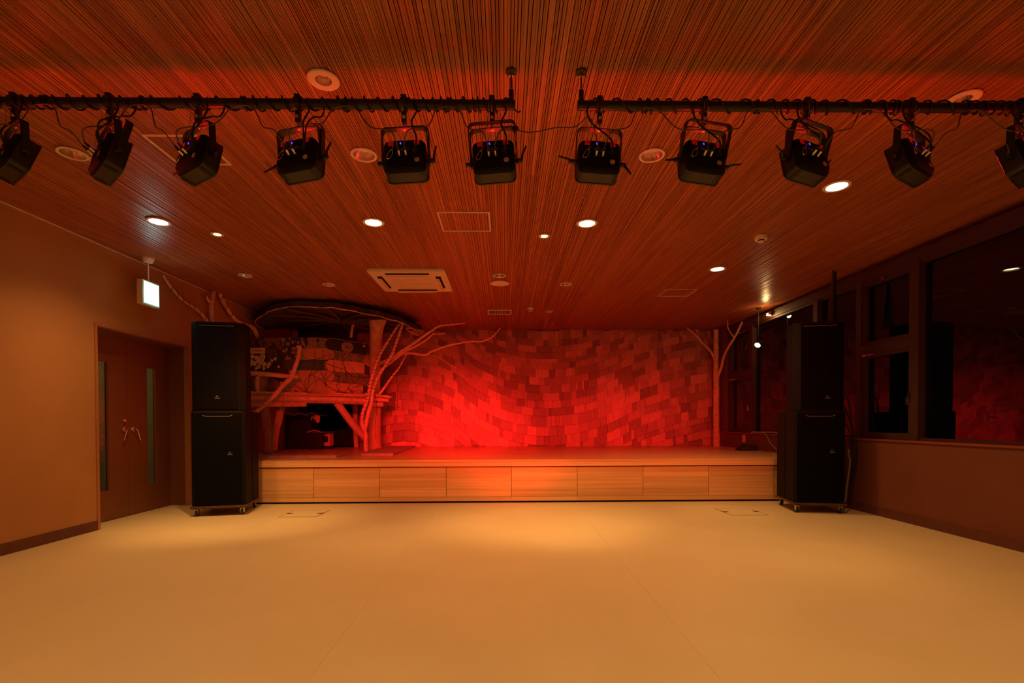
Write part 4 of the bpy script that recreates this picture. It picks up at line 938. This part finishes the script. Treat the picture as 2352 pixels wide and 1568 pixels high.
tang = [
 [(566, 855), (590, 862), (612, 868), (650, 870), (668, 868), (690, 872), (700, 890), (706, 902), (720, 904), (760, 903)],
 [(688, 812), (700, 820), (716, 826), (735, 822), (750, 816), (762, 812), (752, 828), (742, 845), (720, 856), (708, 862)],
 [(724, 802), (723, 815), (722, 838), (712, 860), (708, 880), (707, 905), (706, 925), (705, 950)],
 [(740, 802), (742, 820), (736, 850), (744, 870), (752, 885), (770, 896), (786, 900), (810, 903)],
 [(768, 830), (767, 845), (776, 865), (774, 890), (790, 900), (806, 880), (800, 892), (815, 898)],
 [(784, 815), (790, 840), (796, 860), (788, 872), (790, 880), (799, 870), (794, 855), (806, 862), (812, 878), (824, 868), (825, 860)],
 [(745, 832), (770, 842), (790, 848), (800, 856), (812, 864), (830, 866), (850, 866)],
 [(648, 870), (651, 900), (650, 930), (652, 960)],
 [(690, 892), (705, 900), (700, 875), (716, 862), (738, 872), (750, 888), (746, 872), (760, 862), (768, 845)],
 [(800, 892), (808, 900), (826, 895), (832, 905), (818, 908), (806, 900), (812, 890), (828, 885)],
 [(863, 905), (865, 940), (862, 980), (864, 1010)], [(896, 905), (900, 920), (910, 932), (916, 936), (912, 925), (914, 900), (910, 865)],
 [(838, 1028), (846, 1032), (860, 1030), (880, 1026)]]
for i, l in enumerate(tang):
    Y_ = YW if i < 10 else YB1+.02
    rnd = random.Random(i); pts = [P(a, b, Y_-.02*rnd.random()-(.2 if i in (0, 7) else 0)) for a, b in l]
    if i == 12: pts = [Vector((p.x, p.y, ZS+.006)) for p in pts]
    o = MB().tube(spline(pts, 5), .0035, 5).build('wire', 'rubber'); tag(o, ['thin black wire along the hand rail and bottom row of decks', 'thin black wire looping over the second and fourth rows', 'thin black wire hanging straight down from the navy deck piece', 'thin black wire hanging from the navy piece to the bottom row', 'thin black wire zigzagging over the orange decks', 'thin black wire tangled below the camouflage deck', 'thin black wire crossing the middle row to the right end', 'thin black wire hanging below the hand rail', 'thin black wire looping over the bottom row at centre', 'thin black wire knotted at the bottom right of the guard', 'thin black wire running down the main post', 'thin black wire dangling in a loop right of the deck edge', 'thin black wire lying on the stage by the main post'][i], 'wire')

for k in range(7):
    rnd = random.Random(70+k); x = rnd.uniform(690, 800); y = rnd.uniform(812, 850); a = rnd.uniform(0, 6); pts = []
    for q in range(12):
        a += rnd.uniform(-.9, 1.1); x = min(842, max(676, x+12*math.cos(a))); y = min(902, max(806, y+10*math.sin(a)+1.5)); pts.append(P(x, y, YW-.03*rnd.random()))
    tag(MB().tube(spline(pts, 5), .0026, 5).build('wire', 'rubber'), 'very thin black wire scribbled over the plain skateboard decks', 'wire', 'thin loose wires over the decks')
# flowers, pot, sign card
pc = P(585, 902, YT-.02)
t = thing('plant_pot', 'grey tapered plant pot behind the hand rail at the left', 'pot', (pc.x+.02, pc.y+.12, pc.z))
MB().lathe([(0, 0), (.10, 0), (.135, .24), (.145, .245), (.145, .27), (.125, .27), (.12, .24), (0, .22)], 24).build('pot_body', 'pot', t, smooth=True)
t = thing('flower_bunch', 'bunch of cream flowers with dark leaves above the pot at the left', 'flowers', tuple(P(595, 862, YT-.03)))
rnd = random.Random(9)
for k in range(60):
    x = rnd.uniform(570, 642); y = rnd.uniform(812, 850); c = P(x, y, YT-.02-rnd.uniform(0, .10)); a = rnd.uniform(0, 6.28)
    d = Vector((math.cos(a), -.4, math.sin(a)*.8)).normalized()*rnd.uniform(.04, .07); s_ = d.cross(Vector((0, 1, .2))).normalized()*.016
    MB().add([c, c+d*.5+s_, c+d, c+d*.5-s_, c+d*.5+Vector((0, -.008, 0))], [(0, 1, 4), (1, 2, 4), (2, 3, 4), (3, 0, 4), (0, 3, 2, 1)]).build('leaf', 'leaf', t, world=True)
for (x, y, r) in ((580, 818, 5), (590, 822, 6), (603, 819, 7), (576, 830, 6), (584, 834, 6), (592, 828, 6), (606, 836, 6), (602, 826, 5), (618, 836, 5), (624, 828, 4), (632, 824, 4), (594, 842, 5), (588, 846, 4), (606, 846, 4), (640, 842, 3), (574, 838, 5), (615, 842, 4), (598, 833, 5)):
    c = P(x, y, YT-.13); rr_ = r/126*.9; fm = MB()
    for k in range(7):
        a = k*2*math.pi/7; d = Vector((math.cos(a), -.25, math.sin(a))); fm.blob(c+d*rr_*.55, rr_*.5, (1, .5, 1), 6)
    fm.blob(c+Vector((0, -.012, 0)), rr_*.4, (1, .6, 1), 6); fm.build('flower', 'petal', t, smooth=True, world=True)
t = thing('sign_card', 'small cream card with a line of lettering above the flowers', 'sign', tuple(P(592, 805, YT-.10)))
MB().box(-.118, .118, -.004, .004, -.05, .045).build('card', 'card', t); 
for k in range(9): MB().box(-.085+.019*k, -.085+.019*k+[.012, .006, .011][k % 3], -.0048, -.0038, -.014, [.008, .012, .010][k % 3]).build('printed_mark', 'darkwood', t)

# ---------------- under the treehouse
def case(name, x0, x1, y0, y1, Y, D, label, cat='cabinet'):
    a = P(x0, y1, Y); b = P(x1, y0, Y); t = thing(name, label, cat, ((a.x+b.x)/2, Y, ZS)); w_ = (b.x-a.x)/2; h = b.z-ZS
    MB().box(-w_, w_, 0, D, 0, h-.02).build('case_body', 'black', t)
    return t, w_, h
t, w_, h = case('tall_case', 659, 714, 950, 1029, 9.35, .35, 'tall black storage case with scalloped cloth cover under the treehouse')
for k in range(3): MB().tube([(-w_-.08+(w_*2+.2)*(k+q/6)/3, -.01, h-.03+.045*math.sin(math.pi*q/6)) for q in range(7)], .008, 6).build('scalloped_edge', 'branch', t, smooth=True)
MB().prism([(w_-.02, h-.03), (w_+.17, h-.03), (w_+.16, h-.16), (w_+.12, h-.18), (w_+.07, h-.11), (w_+.03, h-.08), (w_, h-.14)], .0, .012, 'XZ').build('hanging_cloth', 'log', t)
MB().box(-w_-.06, w_+.2, -.015, .37, h-.035, h-.02).build('top_board', 'darkwood', t)
t, w_, h = case('short_case', 709, 738, 990, 1029, 9.25, .3, 'short black storage case beside the tall one under the treehouse')
MB().box(-w_-.03, w_+.17, -.015, .32, h-.025, h-.01).build('top_board', 'darkwood', t)
MB().tube([(-w_-.02+(w_*2+.02)*q/8, -.015, h-.02+.035*math.sin(math.pi*q/8)) for q in range(9)], .008, 6).build('scalloped_edge', 'branch', t, smooth=True)
c = P(748, 1010, 9.4)
t = thing('small_box', 'small red-lit box with a round dark opening beside the short case', 'box', (c.x, 9.4, ZS+.06), R(-8))
q = rrect(.17, .25, .01, cy=.125); MB().prism(q, 0, .14, 'XZ').build('box_body', 'log', t)
MB().prism(rrect(.10, .125, .04, cy=.13), -.004, 0, 'XZ').build('opening', 'dark', t)
MB().box(-.08, .08, .01, .13, -.06, 0).build('foot', 'dark', t)
# tiles lying on the stage
def tiles(label, pts4, n, hole=True):
    c = sum((Vector((p[0], p[1], 0)) for p in pts4), Vector())/4; t = thing('floor_tiles', label, 'mat', (c.x, c.y, ZS))
    A, B, C_, D = [Vector((p[0]-c.x, p[1]-c.y, 0)) for p in pts4]
    for k in range(n):
        e = .004
        a0 = A.lerp(B, k/n+e/2); a1 = A.lerp(B, (k+1)/n-e/2); d0 = D.lerp(C_, k/n+e/2); d1 = D.lerp(C_, (k+1)/n-e/2)
        MB().prism([(a0.x, a0.y), (a1.x, a1.y), (d1.x, d1.y), (d0.x, d0.y)], 0, .034, 'XY').build('tile', 'mat', t)
        if hole and k:
            m_ = (a0+a1+d0+d1)/4
            for s in (-.12, .12): MB().box(m_.x+s-.05, m_.x+s+.05, m_.y+.0, m_.y+.09, .034, .0348).build('printed_mark', 'darkwood', t)
def S(x, y): p = at(x, y, Z=ZS); return (p.x, p.y)
tiles('row of flat grey brown tiles lying along the stage edge under the treehouse', [(-4.1, 7.12), (S(782, 1049)[0], 7.12), (S(782, 1049)[0]+.03, 7.62), (-4.1, 7.62)], 4)
tiles('flat grey brown tiles laid in a row at the foot of the main post', [S(830, 1046), S(903, 1046), S(955, 1027), (S(955, 1027)[0]-.62, S(955, 1027)[1])], 1, False)
# cable bundle, bag, cables at the right
t = thing('cable_bundle', 'bundle of cables rising from the right stack to the ceiling', 'cable', (4.02, 6.0, 2.2))
for k in range(7):
    dx = .012*(k-3)
    MB().tube(spline([Vector(P(1908+k*1.6, 742, 6.05))+Vector((dx, 0, -.05)), Vector(P(1909+k*1.4, 700, 6.05))+Vector((dx*.6, 0, 0)), Vector(P(1911+k*.8, 660, 6.05)), Vector(P(1912+k*.7, 634, 6.05))+Vector((0, 0, 0)), Vector((P(1912+k*.7, 634, 6.05).x, 6.05, ZC+.01))], 4), .006, 6).build('cable_strand', 'rubber' if k > 3 else 'greycable', t, smooth=True, world=True)
p = P(1917, 690, 6.04); MB().box(p.x-.008, p.x+.014, 6.03, 6.05, p.z-.25, ZC-.02).build('cable_sleeve', 'rubber', t, world=True)
for k, (a, b, lab) in enumerate((((1946, 905), 1958, 'black cable hanging down behind the right stack beside the low wall'), ((1942, 930), 1964, 'black cable making a wide loop right of the right stack'), ((1942, 960), 1953, 'thin black cable close to the right stack edge'))):
    pts = [P(a[0]-6, a[1], 6.1), P(a[0]+4, a[1]+20, 6.0), P(b, 1000, 5.95), P(b+4, 1040+10*k, 5.9), P(b-4, 1090, 5.9), P(1946, 1130, 5.9), P(1940, 1150, 5.95)]
    tag(MB().tube(spline(pts, 6), .008, 7).build('cable', 'rubber', smooth=True), lab, 'cable')
pts = [P(1950, 1031, 5.66), P(1950, 1046, 5.66), P(1953, 1058, 5.66), P(1950, 1085, 5.66), P(1945, 1120, 5.66), P(1941, 1150, 5.68), (3.98, 5.75, .124)]
tag(MB().tube(spline(pts, 5), .010, 7).build('ratchet_strap', 'greycable', smooth=True), 'brown strap hanging from the right stack down to its dolly', 'strap')
b = at(1724, 1030, Z=ZS+.03); t = thing('gear_bag', 'flat black bag lying on the stage by the right low wall', 'bag', (b.x-.03, b.y, ZS), R(-8))
rnd = random.Random(2); prof = []
m = MB(); NX, NY = 12, 6; vs = []
for j in range(NY+1):
    for i in range(NX+1):
        u, v = i/NX*2-1, j/NY*2-1; k = max(0, 1-abs(u)**3)*max(0, 1-abs(v)**3)
        vs.append((u*.20*(1+.06*rnd.random()), v*.14*(1+.06*rnd.random()), .004+k*.095*(1+.4*rnd.uniform(-1, 1))))
n0 = len(vs); vs += [(x, y, 0) for x, y, z in vs[:n0]]
fs = []
for j in range(NY):
    for i in range(NX):
        a = j*(NX+1)+i; fs.append((a, a+1, a+NX+2, a+NX+1)); fs.append((n0+a, n0+a+NX+1, n0+a+NX+2, n0+a+1))
edge = list(range(NX+1))+[j*(NX+1)+NX for j in range(1, NY+1)]+[NY*(NX+1)+i for i in range(NX-1, -1, -1)]+[j*(NX+1) for j in range(NY-1, 0, -1)]
for a, b_ in zip(edge, edge[1:]+edge[:1]): fs.append((a, n0+a, n0+b_, b_))
fixn(m.add(vs, fs).build('bag_body', 'bag', t, smooth=True, ang=60))
MB().tube(spline([(.18, -.02, .02), (.26, -.08, .01), (.32, -.16, .012), (.36, -.34, .012), (.34, -.5, .012)], 5), .011, 7).build('strap', 'bag', t, smooth=True)
for k in range(5):
    rnd = random.Random(k); X_ = 4.325+.01*k
    pts = [(X_-.005, 7.5, .896+.004*k), (X_-.01+.01*rnd.random(), 7.75, .90+.015*rnd.random()), (X_, 8.05, .898+.018*rnd.random()), (X_+.005, 8.3, .895+.012*rnd.random()), (X_, 8.5+.05*rnd.random(), .893+.004*k)]
    tag(MB().tube(spline(pts, 6), .005, 6).build('cable', 'palecable', smooth=True), ['pale cable on the right window sill, furthest from the glass', 'pale cable on the window sill, second from the room side', 'pale cable in the middle of the bundle on the window sill', 'pale cable on the window sill, second from the glass', 'pale cable on the window sill, closest to the glass'][k], 'cable', 'pale cables on the window sill')
pts = [(4.32, 8.1, .895), (4.29, 7.95, .87), (4.27, 7.8, .75), (4.25, 7.6, .66), (4.2, 7.4, .62)]
tag(MB().tube(spline(pts, 6), .005, 6).build('cable', 'palecable', smooth=True), 'single pale cable drooping from the window sill towards the stage', 'cable')
